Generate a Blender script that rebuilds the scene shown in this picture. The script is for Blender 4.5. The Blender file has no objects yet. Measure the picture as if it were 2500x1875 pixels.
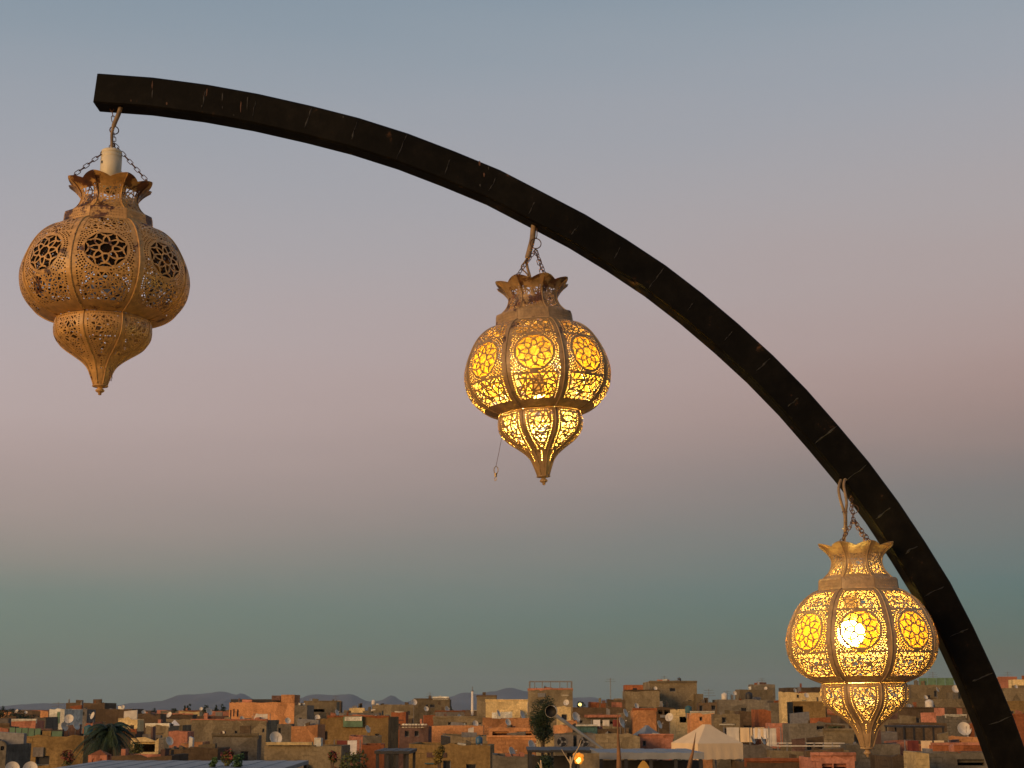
import bpy, bmesh, math, random
from mathutils import Vector, Matrix
from mathutils.geometry import delaunay_2d_cdt
random.seed(7)
SC = bpy.context.scene
COL = SC.collection
R = math.radians

# ------------------------------------------------------------------ camera
F = 3700.0                      # focal length in photograph pixels (2500 wide)
CX, CY, HOR = 1250.0, 937.5, 1735.0
TH = math.atan((HOR - CY) / F)  # upward pitch
H = 12.5                        # eye height above the streets
cam_d = bpy.data.cameras.new('camera')
cam = bpy.data.objects.new('camera', cam_d)
COL.objects.link(cam)
cam.location = (0, 0, H)
cam.rotation_euler = (math.pi / 2 + TH, 0, 0)
cam_d.sensor_width = 36.0
cam_d.lens = 36.0 * F / 2500.0
cam_d.clip_start = 0.1
cam_d.clip_end = 80000
cam_d.dof.use_dof = True
cam_d.dof.focus_distance = 4.6
cam_d.dof.aperture_fstop = 32.0
SC.camera = cam

# ------------------------------------------------------------------ render settings
SC.render.engine = 'CYCLES'
SC.cycles.use_denoising = True
SC.cycles.max_bounces = 8
SC.cycles.diffuse_bounces = 4
SC.cycles.glossy_bounces = 3
SC.cycles.volume_bounces = 0
SC.cycles.sample_clamp_indirect = 6.0
SC.view_settings.view_transform = 'Standard'
SC.view_settings.look = 'None'
SC.view_settings.exposure = 0.0
SC.view_settings.gamma = 1.0
SC.view_settings.use_curve_mapping = False

# ------------------------------------------------------------------ world
SUN_AZ = R(-137)                # compass angle from +Y towards +X: behind the camera, to its left
SUN_EL = R(9)
def s2l(c):
    return tuple(((v / 255) / 12.92 if v / 255 <= 0.04045 else ((v / 255 + 0.055) / 1.055) ** 2.4) for v in c)
def elev(y):
    return math.sin(TH + math.atan((CY - y) / F))
W = bpy.data.worlds.new('World')
SC.world = W
W.use_nodes = True
nt = W.node_tree
nt.nodes.clear()
def wn(t, **kw):
    n = nt.nodes.new(t)
    for k, v in kw.items():
        setattr(n, k, v)
    return n
w_out = wn('ShaderNodeOutputWorld')
w_sky = wn('ShaderNodeTexSky')
w_sky.sky_type = 'NISHITA'
w_sky.sun_disc = False
w_sky.sun_elevation = R(2.0)
w_sky.sun_rotation = SUN_AZ
w_sky.altitude = 450
w_sky.dust_density = 2.0
w_bg1 = wn('ShaderNodeBackground')
w_bg1.inputs['Strength'].default_value = 0.05
nt.links.new(w_sky.outputs[0], w_bg1.inputs['Color'])
w_tc = wn('ShaderNodeTexCoord')
w_sep = wn('ShaderNodeSeparateXYZ')
nt.links.new(w_tc.outputs['Generated'], w_sep.inputs[0])
w_map = wn('ShaderNodeMapping'); w_map.inputs['Scale'].default_value = (1.6, 1.6, 9.0)
nt.links.new(w_tc.outputs['Generated'], w_map.inputs[0])
w_ns = wn('ShaderNodeTexNoise'); w_ns.inputs['Scale'].default_value = 2.2; w_ns.inputs['Detail'].default_value = 4
nt.links.new(w_map.outputs[0], w_ns.inputs['Vector'])
w_zz = wn('ShaderNodeMath', operation='MULTIPLY_ADD'); w_zz.inputs[1].default_value = 0.034     # dust layers are never quite level
w_of = wn('ShaderNodeMath', operation='SUBTRACT'); w_of.inputs[1].default_value = 0.017
nt.links.new(w_sep.outputs['Z'], w_of.inputs[0]); nt.links.new(w_ns.outputs['Fac'], w_zz.inputs[0]); nt.links.new(w_of.outputs[0], w_zz.inputs[2])
SKYREF = [(0, (48, 56, 60)), (600, (56, 65, 66)), (1000, (66, 73, 67)), (1300, (75, 76, 58)), (1500, (77, 68, 37)), (1680, (52, 35, 5)), (1740, (20, 12, 1))]
def less_sky(y, c, k):
    # what the Sky Texture already adds at this height (the ramp carries the rest)
    for (a, ca), (b, cb) in zip(SKYREF, SKYREF[1:]):
        if a <= y <= b:
            t = (y - a) / (b - a)
            n = s2l([(p + (q - p) * t) * k for p, q in zip(ca, cb)])
            return tuple(max(0.0, u - v) for u, v in zip(s2l(c), n))
    return s2l(c)
def ramp(stops):
    n = wn('ShaderNodeValToRGB')
    n.color_ramp.interpolation = 'B_SPLINE'
    e = n.color_ramp.elements
    while len(e) > 1:
        e.remove(e[0])
    stops = sorted((max(0.0, p), c) for p, c in stops)
    e[0].position = stops[0][0]; e[0].color = (*stops[0][1], 1)
    for p, c in stops[1:]:
        k = e.new(p); k.color = (*c, 1)
    nt.links.new(w_zz.outputs[0], n.inputs[0])
    return n
# the belt of Venus above the earth's shadow, seen away from the sunset (dusk sky by height)
rl = ramp([(elev(y), less_sky(y, c, 1.0)) for y, c in ((1735, (108, 115, 101)), (1600, (109, 124, 112)), (1480, (118, 132, 122)), (1380, (143, 139, 129)),
      (1220, (172, 153, 147)), (1050, (187, 169, 165)), (850, (184, 172, 172)), (620, (173, 169, 173)), (320, (157, 163, 172)), (0, (134, 151, 164)))]
      + [(0.62, s2l((104, 124, 146))), (1.0, s2l((84, 104, 132)))])
rr = ramp([(elev(y), less_sky(y, c, 1.14)) for y, c in ((1735, (84, 93, 79)), (1600, (84, 101, 89)), (1480, (90, 113, 109)), (1400, (98, 116, 114)), (1290, (115, 118, 115)),
      (1150, (137, 124, 119)), (1020, (161, 137, 130)), (860, (173, 150, 145)), (620, (174, 163, 162)), (400, (167, 164, 168)), (200, (158, 163, 172)), (0, (146, 158, 168)))]
      + [(0.62, s2l((104, 124, 146))), (1.0, s2l((84, 104, 132)))])
w_mr = wn('ShaderNodeMapRange')
w_mr.inputs[1].default_value = -0.34; w_mr.inputs[2].default_value = 0.34
nt.links.new(w_sep.outputs['X'], w_mr.inputs[0])
w_mix = wn('ShaderNodeMix', data_type='RGBA')
nt.links.new(w_mr.outputs[0], w_mix.inputs[0])
nt.links.new(rl.outputs[0], w_mix.inputs[6]); nt.links.new(rr.outputs[0], w_mix.inputs[7])
w_bg2 = wn('ShaderNodeBackground')
w_bg2.inputs['Strength'].default_value = 1.0
nt.links.new(w_mix.outputs[2], w_bg2.inputs['Color'])
w_add = wn('ShaderNodeAddShader')
nt.links.new(w_bg1.outputs[0], w_add.inputs[0]); nt.links.new(w_bg2.outputs[0], w_add.inputs[1])
nt.links.new(w_add.outputs[0], w_out.inputs['Surface'])

# ------------------------------------------------------------------ sun
sun_d = bpy.data.lights.new('sun', 'SUN')
sun_d.energy = 3.0
sun_d.color = (1.0, 0.57, 0.23)
sun_d.angle = R(28)
sun = bpy.data.objects.new('sun', sun_d)
COL.objects.link(sun)
_sd = Vector((math.sin(SUN_AZ) * math.cos(SUN_EL), math.cos(SUN_AZ) * math.cos(SUN_EL), math.sin(SUN_EL)))
sun.rotation_euler = _sd.to_track_quat('Z', 'Y').to_euler()
sun.location = (-20, -20, 40)

# ------------------------------------------------------------------ helpers
def P(px, py, Y):
    """direction of a photograph pixel, cut with the upright plane at distance Y"""
    cx = (px - CX) / F; cy = (CY - py) / F
    dy = math.cos(TH) - cy * math.sin(TH)
    dz = math.sin(TH) + cy * math.cos(TH)
    return Vector((cx * Y / dy, Y, H + dz * Y / dy))

def mesh(name, verts, faces, mat, smooth=False):
    me = bpy.data.meshes.new(name)
    me.from_pydata([tuple(v) for v in verts], [], faces)
    me.materials.append(mat)
    if smooth:
        me.polygons.foreach_set('use_smooth', [True] * len(me.polygons))
    me.update()
    return me

def put(name, me, parent=None, mat4=None):
    o = bpy.data.objects.new(name, me)
    COL.objects.link(o)
    o.parent = parent
    if mat4 is not None:
        o.matrix_basis = mat4
    return o

def empty(name, loc=(0, 0, 0), rz=0.0):
    o = bpy.data.objects.new(name, None)
    o.empty_display_size = 0.2
    COL.objects.link(o)
    o.location = loc; o.rotation_euler = (0, 0, rz)
    return o

def tag(o, label, cat, group=None):
    o['label'] = label; o['category'] = cat
    if group:
        o['group'] = group
    return o

class MB:
    def __init__(s):
        s.v = []; s.f = []
    def add(s, vs, fs):
        n = len(s.v); s.v += [Vector(v) for v in vs]; s.f += [tuple(i + n for i in f) for f in fs]
    def box(s, x0, x1, y0, y1, z0, z1):
        s.add([(x0, y0, z0), (x1, y0, z0), (x1, y1, z0), (x0, y1, z0), (x0, y0, z1), (x1, y0, z1), (x1, y1, z1), (x0, y1, z1)],
              [(0, 3, 2, 1), (4, 5, 6, 7), (0, 1, 5, 4), (1, 2, 6, 5), (2, 3, 7, 6), (3, 0, 4, 7)])
    def tube(s, pts, rad, n=6, closed=False):
        pts = [Vector(p) for p in pts]
        m = len(pts)
        rads = rad if isinstance(rad, (list, tuple)) else [rad] * m
        up = None; vs = []; fs = []
        for i, p in enumerate(pts):
            if closed:
                t = (pts[(i + 1) % m] - pts[i - 1]).normalized()
            else:
                t = (pts[min(i + 1, m - 1)] - pts[max(i - 1, 0)]).normalized()
            if up is None:
                up = t.orthogonal().normalized()
            else:
                up = (up - t * up.dot(t)).normalized()
            bi = t.cross(up)
            for k in range(n):
                a = 2 * math.pi * k / n
                vs.append(p + (up * math.cos(a) + bi * math.sin(a)) * rads[i])
        for i in range(m if closed else m - 1):
            j = (i + 1) % m
            for k in range(n):
                l = (k + 1) % n
                fs.append((i * n + k, i * n + l, j * n + l, j * n + k))
        if not closed:
            fs.append(tuple(reversed(range(n)))); fs.append(tuple((m - 1) * n + k for k in range(n)))
        s.add(vs, fs)
    def lathe(s, prof, n=20):
        vs = []; fs = []
        for r, z in prof:
            for k in range(n):
                a = 2 * math.pi * k / n
                vs.append((r * math.cos(a), r * math.sin(a), z))
        for i in range(len(prof) - 1):
            for k in range(n):
                l = (k + 1) % n
                fs.append((i * n + k, i * n + l, (i + 1) * n + l, (i + 1) * n + k))
        s.add(vs, fs)
    def mesh(s, name, mat, smooth=False):
        return mesh(name, s.v, s.f, mat, smooth)
    def obj(s, name, mat, parent=None, smooth=False, mat4=None):
        return put(name, s.mesh(name, mat, smooth), parent, mat4)

# ------------------------------------------------------------------ materials
def new_mat(name):
    m = bpy.data.materials.new(name)
    m.use_nodes = True
    n = m.node_tree.nodes
    return m, n, m.node_tree.links, n['Principled BSDF']

def plain(name, col, rough=0.8, metal=0.0, var=0.25, scale=6.0, bump=0.0):
    m, n, l, b = new_mat(name)
    tc = n.new('ShaderNodeTexCoord'); no = n.new('ShaderNodeTexNoise')
    no.inputs['Scale'].default_value = scale; no.inputs['Detail'].default_value = 6
    l.new(tc.outputs['Object'], no.inputs['Vector'])
    cr = n.new('ShaderNodeValToRGB')
    cr.color_ramp.elements[0].position = 0.3; cr.color_ramp.elements[1].position = 0.7
    cr.color_ramp.elements[0].color = (*[c * (1 - var) for c in col], 1)
    cr.color_ramp.elements[1].color = (*[min(1, c * (1 + var)) for c in col], 1)
    l.new(no.outputs['Fac'], cr.inputs[0]); l.new(cr.outputs[0], b.inputs['Base Color'])
    b.inputs['Roughness'].default_value = rough; b.inputs['Metallic'].default_value = metal
    if bump:
        bp = n.new('ShaderNodeBump'); bp.inputs['Strength'].default_value = bump; bp.inputs['Distance'].default_value = 0.01
        l.new(no.outputs['Fac'], bp.inputs['Height']); l.new(bp.outputs[0], b.inputs['Normal'])
    return m

def wall_mat(name, col):
    """weathered render: blotches, vertical rain streaks, house-to-house tint"""
    m, n, l, b = new_mat('wall_' + name)
    tc = n.new('ShaderNodeTexCoord'); oi = n.new('ShaderNodeObjectInfo')
    off = n.new('ShaderNodeVectorMath'); off.operation = 'MULTIPLY_ADD'
    off.inputs[1].default_value = (1, 1, 1)
    cmb = n.new('ShaderNodeCombineXYZ')
    mul = n.new('ShaderNodeMath'); mul.operation = 'MULTIPLY'; mul.inputs[1].default_value = 90
    l.new(oi.outputs['Random'], mul.inputs[0]); l.new(mul.outputs[0], cmb.inputs[0]); l.new(mul.outputs[0], cmb.inputs[2])
    l.new(tc.outputs['Object'], off.inputs[0]); l.new(cmb.outputs[0], off.inputs[2])
    n1 = n.new('ShaderNodeTexNoise'); n1.inputs['Scale'].default_value = 0.9; n1.inputs['Detail'].default_value = 7; n1.inputs['Roughness'].default_value = 0.65
    mp = n.new('ShaderNodeMapping'); mp.inputs['Scale'].default_value = (3.0, 3.0, 0.25)
    n2 = n.new('ShaderNodeTexNoise'); n2.inputs['Scale'].default_value = 1.0; n2.inputs['Detail'].default_value = 4
    l.new(off.outputs[0], n1.inputs['Vector']); l.new(off.outputs[0], mp.inputs[0]); l.new(mp.outputs[0], n2.inputs['Vector'])
    c1 = n.new('ShaderNodeValToRGB')
    c1.color_ramp.elements[0].position = 0.32; c1.color_ramp.elements[1].position = 0.66
    c1.color_ramp.elements[0].color = (*[c * f for c, f in zip(col, (0.62, 0.6, 0.58))], 1)
    c1.color_ramp.elements[1].color = (*[min(1, c * 1.14) for c in col], 1)
    l.new(n1.outputs['Fac'], c1.inputs[0])
    c2 = n.new('ShaderNodeValToRGB')
    c2.color_ramp.elements[0].position = 0.35; c2.color_ramp.elements[1].position = 0.6
    c2.color_ramp.elements[0].color = (0.68, 0.66, 0.64, 1); c2.color_ramp.elements[1].color = (1, 1, 1, 1)
    l.new(n2.outputs['Fac'], c2.inputs[0])
    mx = n.new('ShaderNodeMix'); mx.data_type = 'RGBA'; mx.blend_type = 'MULTIPLY'; mx.inputs[0].default_value = 0.38
    l.new(c1.outputs[0], mx.inputs[6]); l.new(c2.outputs[0], mx.inputs[7])
    # plaster patches, block courses showing through, fine grit
    vo = n.new('ShaderNodeTexVoronoi'); vo.inputs['Scale'].default_value = 0.55; l.new(off.outputs[0], vo.inputs['Vector'])
    sv = n.new('ShaderNodeSeparateColor'); l.new(vo.outputs['Color'], sv.inputs[0])
    pv = n.new('ShaderNodeMapRange'); pv.inputs[3].default_value = 0.72; pv.inputs[4].default_value = 1.15; l.new(sv.outputs[0], pv.inputs[0])
    n3 = n.new('ShaderNodeTexNoise'); n3.inputs['Scale'].default_value = 5.5; n3.inputs['Detail'].default_value = 5; n3.inputs['Roughness'].default_value = 0.75
    l.new(off.outputs[0], n3.inputs['Vector'])
    gv = n.new('ShaderNodeMapRange'); gv.inputs[1].default_value = 0.3; gv.inputs[2].default_value = 0.7; gv.inputs[3].default_value = 0.62; gv.inputs[4].default_value = 1.22; l.new(n3.outputs['Fac'], gv.inputs[0])
    br = n.new('ShaderNodeTexBrick'); br.inputs['Scale'].default_value = 1.0; br.inputs['Brick Width'].default_value = 0.5; br.inputs['Row Height'].default_value = 0.24; br.inputs['Mortar Size'].default_value = 0.025
    br.inputs['Color1'].default_value = (1, 1, 1, 1); br.inputs['Color2'].default_value = (0.86, 0.86, 0.86, 1); br.inputs['Mortar'].default_value = (0.6, 0.6, 0.6, 1)
    sx = n.new('ShaderNodeSeparateXYZ'); cx_ = n.new('ShaderNodeCombineXYZ'); l.new(off.outputs[0], sx.inputs[0]); l.new(sx.outputs[0], cx_.inputs[0]); l.new(sx.outputs[2], cx_.inputs[1]); l.new(cx_.outputs[0], br.inputs['Vector'])
    bare = n.new('ShaderNodeMapRange'); bare.inputs[1].default_value = 0.52; bare.inputs[2].default_value = 0.60; l.new(n1.outputs['Fac'], bare.inputs[0])
    bm_ = n.new('ShaderNodeMix'); bm_.data_type = 'RGBA'; bm_.inputs[6].default_value = (1, 1, 1, 1); l.new(bare.outputs[0], bm_.inputs[0]); l.new(br.outputs['Color'], bm_.inputs[7])
    m2 = n.new('ShaderNodeMix'); m2.data_type = 'RGBA'; m2.blend_type = 'MULTIPLY'; m2.inputs[0].default_value = 1.0
    l.new(mx.outputs[2], m2.inputs[6]); l.new(bm_.outputs[2], m2.inputs[7])
    pg = n.new('ShaderNodeMath'); pg.operation = 'MULTIPLY'; l.new(pv.outputs[0], pg.inputs[0]); l.new(gv.outputs[0], pg.inputs[1])
    m3 = n.new('ShaderNodeVectorMath'); m3.operation = 'SCALE'; l.new(m2.outputs[2], m3.inputs[0]); l.new(pg.outputs[0], m3.inputs['Scale'])
    hs = n.new('ShaderNodeHueSaturation')
    mr = n.new('ShaderNodeMapRange'); mr.inputs[3].default_value = 0.80; mr.inputs[4].default_value = 1.22
    l.new(oi.outputs['Random'], mr.inputs[0]); l.new(mr.outputs[0], hs.inputs['Value']); l.new(m3.outputs[0], hs.inputs['Color'])
    l.new(hs.outputs[0], b.inputs['Base Color'])
    b.inputs['Roughness'].default_value = 0.92
    b.inputs['Specular IOR Level'].default_value = 0.2
    bp = n.new('ShaderNodeBump'); bp.inputs['Strength'].default_value = 0.5; bp.inputs['Distance'].default_value = 0.05
    l.new(n1.outputs['Fac'], bp.inputs['Height']); l.new(bp.outputs[0], b.inputs['Normal'])
    return m

WALL = {k: wall_mat(k, c) for k, c in {
    'ochre': (0.32, 0.215, 0.085), 'orange': (0.62, 0.305, 0.13), 'salmon': (0.54, 0.235, 0.145), 'grey': (0.19, 0.172, 0.132),
    'tan': (0.25, 0.205, 0.125), 'brown': (0.14, 0.10, 0.06), 'cream': (0.80, 0.62, 0.30), 'white': (0.80, 0.79, 0.66),
    'green': (0.13, 0.20, 0.13), 'teal': (0.08, 0.16, 0.15), 'plum': (0.17, 0.105, 0.085), 'rust': (0.33, 0.12, 0.05),
    'stone': (0.20, 0.185, 0.165)}.items()}
M_DARK = plain('window_glass_dark', (0.012, 0.012, 0.013), 0.35, var=0.3)
M_ROOF = plain('roof_screed', (0.17, 0.14, 0.11), 0.95, var=0.3, scale=0.6)
M_TIN = plain('corrugated_tin', (0.20, 0.215, 0.225), 0.6, var=0.25, scale=2)
M_DISH = plain('dish_paint', (0.56, 0.52, 0.44), 0.6, var=0.18, scale=3)
M_STEEL = plain('grey_steel', (0.16, 0.16, 0.16), 0.6, var=0.3)
M_BLACK = plain('black_metal_and_shade', (0.02, 0.02, 0.02), 0.6, var=0.4)  # black metal; also stands in for shade on the shelter back walls
M_CLOTH = plain('white_cloth', (0.68, 0.66, 0.62), 0.9, var=0.12)
M_CANVAS = plain('beige_canvas', (0.70, 0.54, 0.33), 0.9, var=0.06, scale=2)
M_TARP = plain('teal_tarp', (0.03, 0.10, 0.12), 0.7)
M_GREENM = plain('green_sheet', (0.09, 0.17, 0.10), 0.7, var=0.3, scale=2)
M_BARK = plain('bark', (0.10, 0.07, 0.045), 0.95, var=0.4, scale=9)
def leaf_mat(name, col):
    m = plain(name, col, 0.75, var=0.45, scale=1.5)
    return m
M_LEAF = leaf_mat('leaf_dark', (0.016, 0.034, 0.012))
M_LEAF2 = leaf_mat('leaf_olive', (0.075, 0.085, 0.022))
M_LEAF3 = leaf_mat('leaf_green', (0.04, 0.085, 0.022))
M_PETAL = leaf_mat('petal_red', (0.15, 0.026, 0.018))
M_YELLEAF = leaf_mat('leaf_yellow', (0.17, 0.125, 0.025))

def emit(name, col, strength, base=(0.8, 0.7, 0.5)):
    m, n, l, b = new_mat(name)
    b.inputs['Base Color'].default_value = (*base, 1)
    b.inputs['Emission Color'].default_value = (*col, 1)
    b.inputs['Emission Strength'].default_value = strength
    return m

# ------------------------------------------------------------------ ground, hills, terrace
def structure(o):
    o['kind'] = 'structure'
    return o
M_GROUND = plain('dry_earth', (0.20, 0.145, 0.095), 0.95, var=0.3, scale=0.01)
g = MB(); g.add([(-30000, -2000, 0), (30000, -2000, 0), (30000, 30000, 0), (-30000, 30000, 0)], [(0, 1, 2, 3)])
structure(g.obj('ground', M_GROUND))

M_HILL = plain('hill_rock', (0.065, 0.07, 0.08), 0.95, var=0.35, scale=0.0012)
RIDGE = [(-700, 1716), (-500, 1724), (-250, 1712), (-100, 1728), (0, 1733), (47, 1722), (76, 1717), (150, 1714), (220, 1713), (266, 1716), (289, 1725), (342, 1714), (420, 1709), (457, 1694), (495, 1693),
         (562, 1686.5), (590, 1695), (603, 1690), (628, 1704.5), (675, 1716), (723, 1706.5), (780, 1693), (820, 1695), (866, 1693), (906, 1710),
         (933, 1708.5), (961, 1696), (996, 1712), (1024, 1703), (1060, 1709), (1104, 1699), (1136, 1688.5), (1170, 1694), (1200, 1687.5),
         (1247, 1678), (1285, 1686), (1340, 1698), (1400, 1701), (1443, 1700), (1466, 1706), (1540, 1718), (1640, 1727), (1800, 1720), (2000, 1728), (2200, 1718), (2420, 1725), (2700, 1712), (3000, 1726)]
def ridge_y(x):
    for (a, ya), (b, yb) in zip(RIDGE, RIDGE[1:]):
        if a <= x <= b:
            t = (x - a) / (b - a); t = t * t * (3 - 2 * t)
            return ya + (yb - ya) * t
    return 1728
def make_hills():
    D = 14000.0; rnd = random.Random(3)
    vs = []; fs = []; xs = list(range(-700, 3001, 10)); nr = 13
    for i, px in enumerate(xs):
        hgt = max(4.0, (HOR - ridge_y(px) + rnd.uniform(-0.7, 0.7)) * D / F)
        for j in range(nr):
            t = j / (nr - 1) * 2 - 1                    # -1 foot near, 0 crest, 1 far foot
            k = (1 - abs(t)) ** 1.25
            spur = 0.12 * math.sin(px * 0.11 + j * 1.3) * (1 - abs(t)) * abs(t) * 4
            vs.append(((px - CX) * D / F * (1 + t * 0.02), D + t * 2300, hgt * max(0, k + spur * 0.5) - (6 if abs(t) == 1 else 0)))
    for i in range(len(xs) - 1):
        for j in range(nr - 1):
            a = i * nr + j
            fs.append((a, a + nr, a + nr + 1, a + 1))
    return structure(put('hills', mesh('hills', vs, fs, M_HILL, True)))
make_hills()

M_TERR = plain('terrace_plaster', (0.28, 0.17, 0.11), 0.9, var=0.2, scale=2)
TZ = H - 1.62
g = MB(); g.box(-6, 6, -5, 7.2, 0, TZ)
structure(g.obj('terrace', M_TERR))

# ================================================================== the town
BL = []            # every building: dict with its world box
CITY = random.Random(5)
def wall_body(x0, x1, depth, zr, holes, par=0.38, th=0.22, rnd=CITY, z0=0.0):
    """hollow house body: front (y=0) with real openings, sides, back, uneven parapet"""
    g = MB()
    xs = {x0, x1}; zs = {z0, zr}
    n = max(2, int((x1 - x0) / 1.4))
    for i in range(1, n):
        xs.add(x0 + (x1 - x0) * i / n)
    for a, b2, c2, d2 in holes:
        xs |= {a, b2}; zs |= {c2, d2}
    xs = sorted(xs); zs = sorted(zs)
    top = {x: zr + (rnd.uniform(-0.07, 0.07) if rnd.random() < 0.8 else rnd.uniform(-0.2, 0.1)) for x in xs}
    def zz(x, z):
        return top[x] if z == zr else z
    for xa, xb in zip(xs, xs[1:]):
        if xb - xa < 1e-4:
            continue
        for za, zb in zip(zs, zs[1:]):
            xm, zm = (xa + xb) / 2, (za + zb) / 2
            if any(a < xm < b2 and c2 < zm < d2 for a, b2, c2, d2 in holes):
                continue
            g.add([(xa, 0, zz(xa, za)), (xb, 0, zz(xb, za)), (xb, 0, zz(xb, zb)), (xa, 0, zz(xa, zb))], [(0, 1, 2, 3)])
        # parapet cap and its inner face
        g.add([(xa, 0, top[xa]), (xb, 0, top[xb]), (xb, th, top[xb]), (xa, th, top[xa])], [(0, 1, 2, 3)])
        g.add([(xa, th, top[xa]), (xb, th, top[xb]), (xb, th, zr - par), (xa, th, zr - par)], [(0, 1, 2, 3)])
    r = 0.25
    for a, b2, c2, d2 in holes:
        g.add([(a, 0, c2), (b2, 0, c2), (b2, 0, d2), (a, 0, d2), (a, r, c2), (b2, r, c2), (b2, r, d2), (a, r, d2)],
              [(0, 4, 5, 1), (1, 5, 6, 2), (2, 6, 7, 3), (3, 7, 4, 0)])
    tl, tr = top[x0], top[x1]
    # side and back walls, each with a thick parapet
    g.add([(x0, 0, z0), (x0, depth, z0), (x0, depth, tl), (x0, 0, tl)], [(1, 0, 3, 2)])
    g.add([(x1, 0, z0), (x1, depth, z0), (x1, depth, tr), (x1, 0, tr)], [(0, 1, 2, 3)])
    g.add([(x0, depth, z0), (x1, depth, z0), (x1, depth, tr), (x0, depth, tl)], [(1, 0, 3, 2)])
    g.add([(x0, th, tl), (x0, depth, tl), (x0 + th, depth, tl), (x0 + th, th, tl), (x0 + th, th, zr - par), (x0 + th, depth, zr - par)], [(0, 3, 2, 1), (3, 4, 5, 2)])
    g.add([(x1, th, tr), (x1, depth, tr), (x1 - th, depth, tr), (x1 - th, th, tr), (x1 - th, th, zr - par), (x1 - th, depth, zr - par)], [(0, 1, 2, 3), (3, 2, 5, 4)])
    return g

PANE = {}
def building(x0, x1, yt, d, col, label, wins=(), depth=None, yaw=None, cat='house', group=None, opens=(), rnd=CITY, rand_win=0, zr=None):
    a, b2 = P(x0, yt, d), P(x1, yt, d)
    z = a.z if zr is None else zr
    cx = (a.x + b2.x) / 2; w = b2.x - a.x
    yaw = R(rnd.uniform(-5, 5)) if yaw is None else R(yaw)
    dep = depth or max(3.0, min(9.0, w * rnd.uniform(0.7, 1.2)))
    root = empty('house', (cx, d, 0), yaw)
    tag(root, label, cat, group)
    def loc(r):
        pa, pb = P(r[0], r[3], d), P(r[1], r[2], d)
        return (max(pa.x - cx, -w / 2 + 0.1), min(pb.x - cx, w / 2 - 0.1), max(0.1, pa.z), min(z - 0.25, pb.z))
    if not rand_win and not wins and not opens:
        rand_win = rnd.choice((0, 0, 1, 1, 2))
    hw = [loc(r) for r in wins]; ho = [loc(r) for r in opens]
    for _ in range(rand_win):
        ww = rnd.uniform(0.35, 0.8); hh = rnd.uniform(0.45, 1.0)
        xx = rnd.uniform(-w / 2 + 0.4, w / 2 - 0.4 - ww) if w > 2.2 else -ww / 2
        zt = z - rnd.uniform(0.7, 2.2)
        c2 = (xx, xx + ww, zt - hh, zt)
        if all(c2[1] < q[0] - 0.2 or c2[0] > q[1] + 0.2 or c2[3] < q[2] - 0.2 or c2[2] > q[3] + 0.2 for q in hw + ho):
            hw.append(c2)
    hw = [q for q in hw if q[1] > q[0] and q[3] > q[2]]; ho = [q for q in ho if q[1] > q[0] and q[3] > q[2]]
    wall_body(-w / 2, w / 2, dep, z, hw + ho, rnd=rnd).obj('wall', WALL[col], root)
    g = MB(); g.add([(-w / 2 + .01, .01, z - .38), (w / 2 - .01, .01, z - .38), (w / 2 - .01, dep - .01, z - .38), (-w / 2 + .01, dep - .01, z - .38)], [(0, 1, 2, 3)])
    g.obj('roof', M_ROOF, root)
    for q in hw:
        g = MB()
        g.box(q[0] - .02, q[1] + .02, 0.2, 0.235, q[2] - .02, q[3] + .02)
        wo = g.obj('window', M_DARK, root)
        g = MB(); t = 0.05
        g.box(q[0], q[0] + t, 0.15, 0.199, q[2], q[3]); g.box(q[1] - t, q[1], 0.15, 0.199, q[2], q[3])
        g.box(q[0] + t, q[1] - t, 0.15, 0.199, q[2], q[2] + t); g.box(q[0] + t, q[1] - t, 0.15, 0.199, q[3] - t, q[3])
        g.obj('frame', M_STEEL, wo)
    if rnd.random() < 0.42 and w > 1.5:
        g = MB(); ov = 0.06
        g.box(-w / 2 - ov, w / 2 + ov, -ov, 0.26, z + 0.055, z + 0.055 + rnd.uniform(0.08, 0.16))
        g.box(-w / 2 - ov, w / 2 + ov, 0.02, 0.2, z - 0.16, z + 0.055)
        g.obj('coping', WALL[rnd.choice((col, 'tan', 'white', 'rust', 'brown', 'salmon'))], root)
    rec = dict(root=root, x0=x0, x1=x1, yt=yt, d=d, z=z, cx=cx, w=w, dep=dep, yaw=yaw, col=col)
    BL.append(rec)
    return rec

def part_box(rec, name, r, dd, thick, mat, parent=None):
    """a box on the house, given as picture rectangle (x0,x1,y0,y1) at the front plane shifted by dd"""
    pa, pb = P(r[0], r[3], rec['d'] + dd), P(r[1], r[2], rec['d'] + dd)
    g = MB(); g.box(pa.x - rec['cx'], pb.x - rec['cx'], dd, dd + thick, pa.z, pb.z)
    return g.obj(name, mat, parent or rec['root'])

B = building
# ---------------------------------------------------------------- far left to the palm
b = B(17, 205, 1796, 85, 'ochre', 'long bare ochre house wall topped with green sheet fencing, by the palm')
for i in range(5):
    part_box(b, 'fence_sheet', (23 + i * 15.4, 38 + i * 15.4, 1776 + i * .6, 1801), 0.3, 0.05, M_GREENM)
part_box(b, 'fence_board', (103, 125, 1784, 1800), 0.3, 0.05, WALL['ochre'])
part_box(b, 'fence_sheet', (126, 152, 1785, 1798), 0.32, 0.05, M_GREENM)
B(-60, 20, 1774, 92, 'salmon', 'salmon house end by the green sheet fencing', depth=5)
B(-70, 18, 1808, 74, 'grey', 'grey house corner with a dark upper window, before the ochre wall', wins=[(2, 14, 1815, 1832)])
B(-40, 86, 1761, 125, 'salmon', 'low salmon terrace wall behind the green sheet fencing')
B(99, 118, 1736, 165, 'orange', 'small orange rooftop room below the white house', depth=4)
b = B(121, 158, 1731, 140, 'white', 'white sunlit house with a tall dark green door', opens=(), depth=6, yaw=0)
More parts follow.
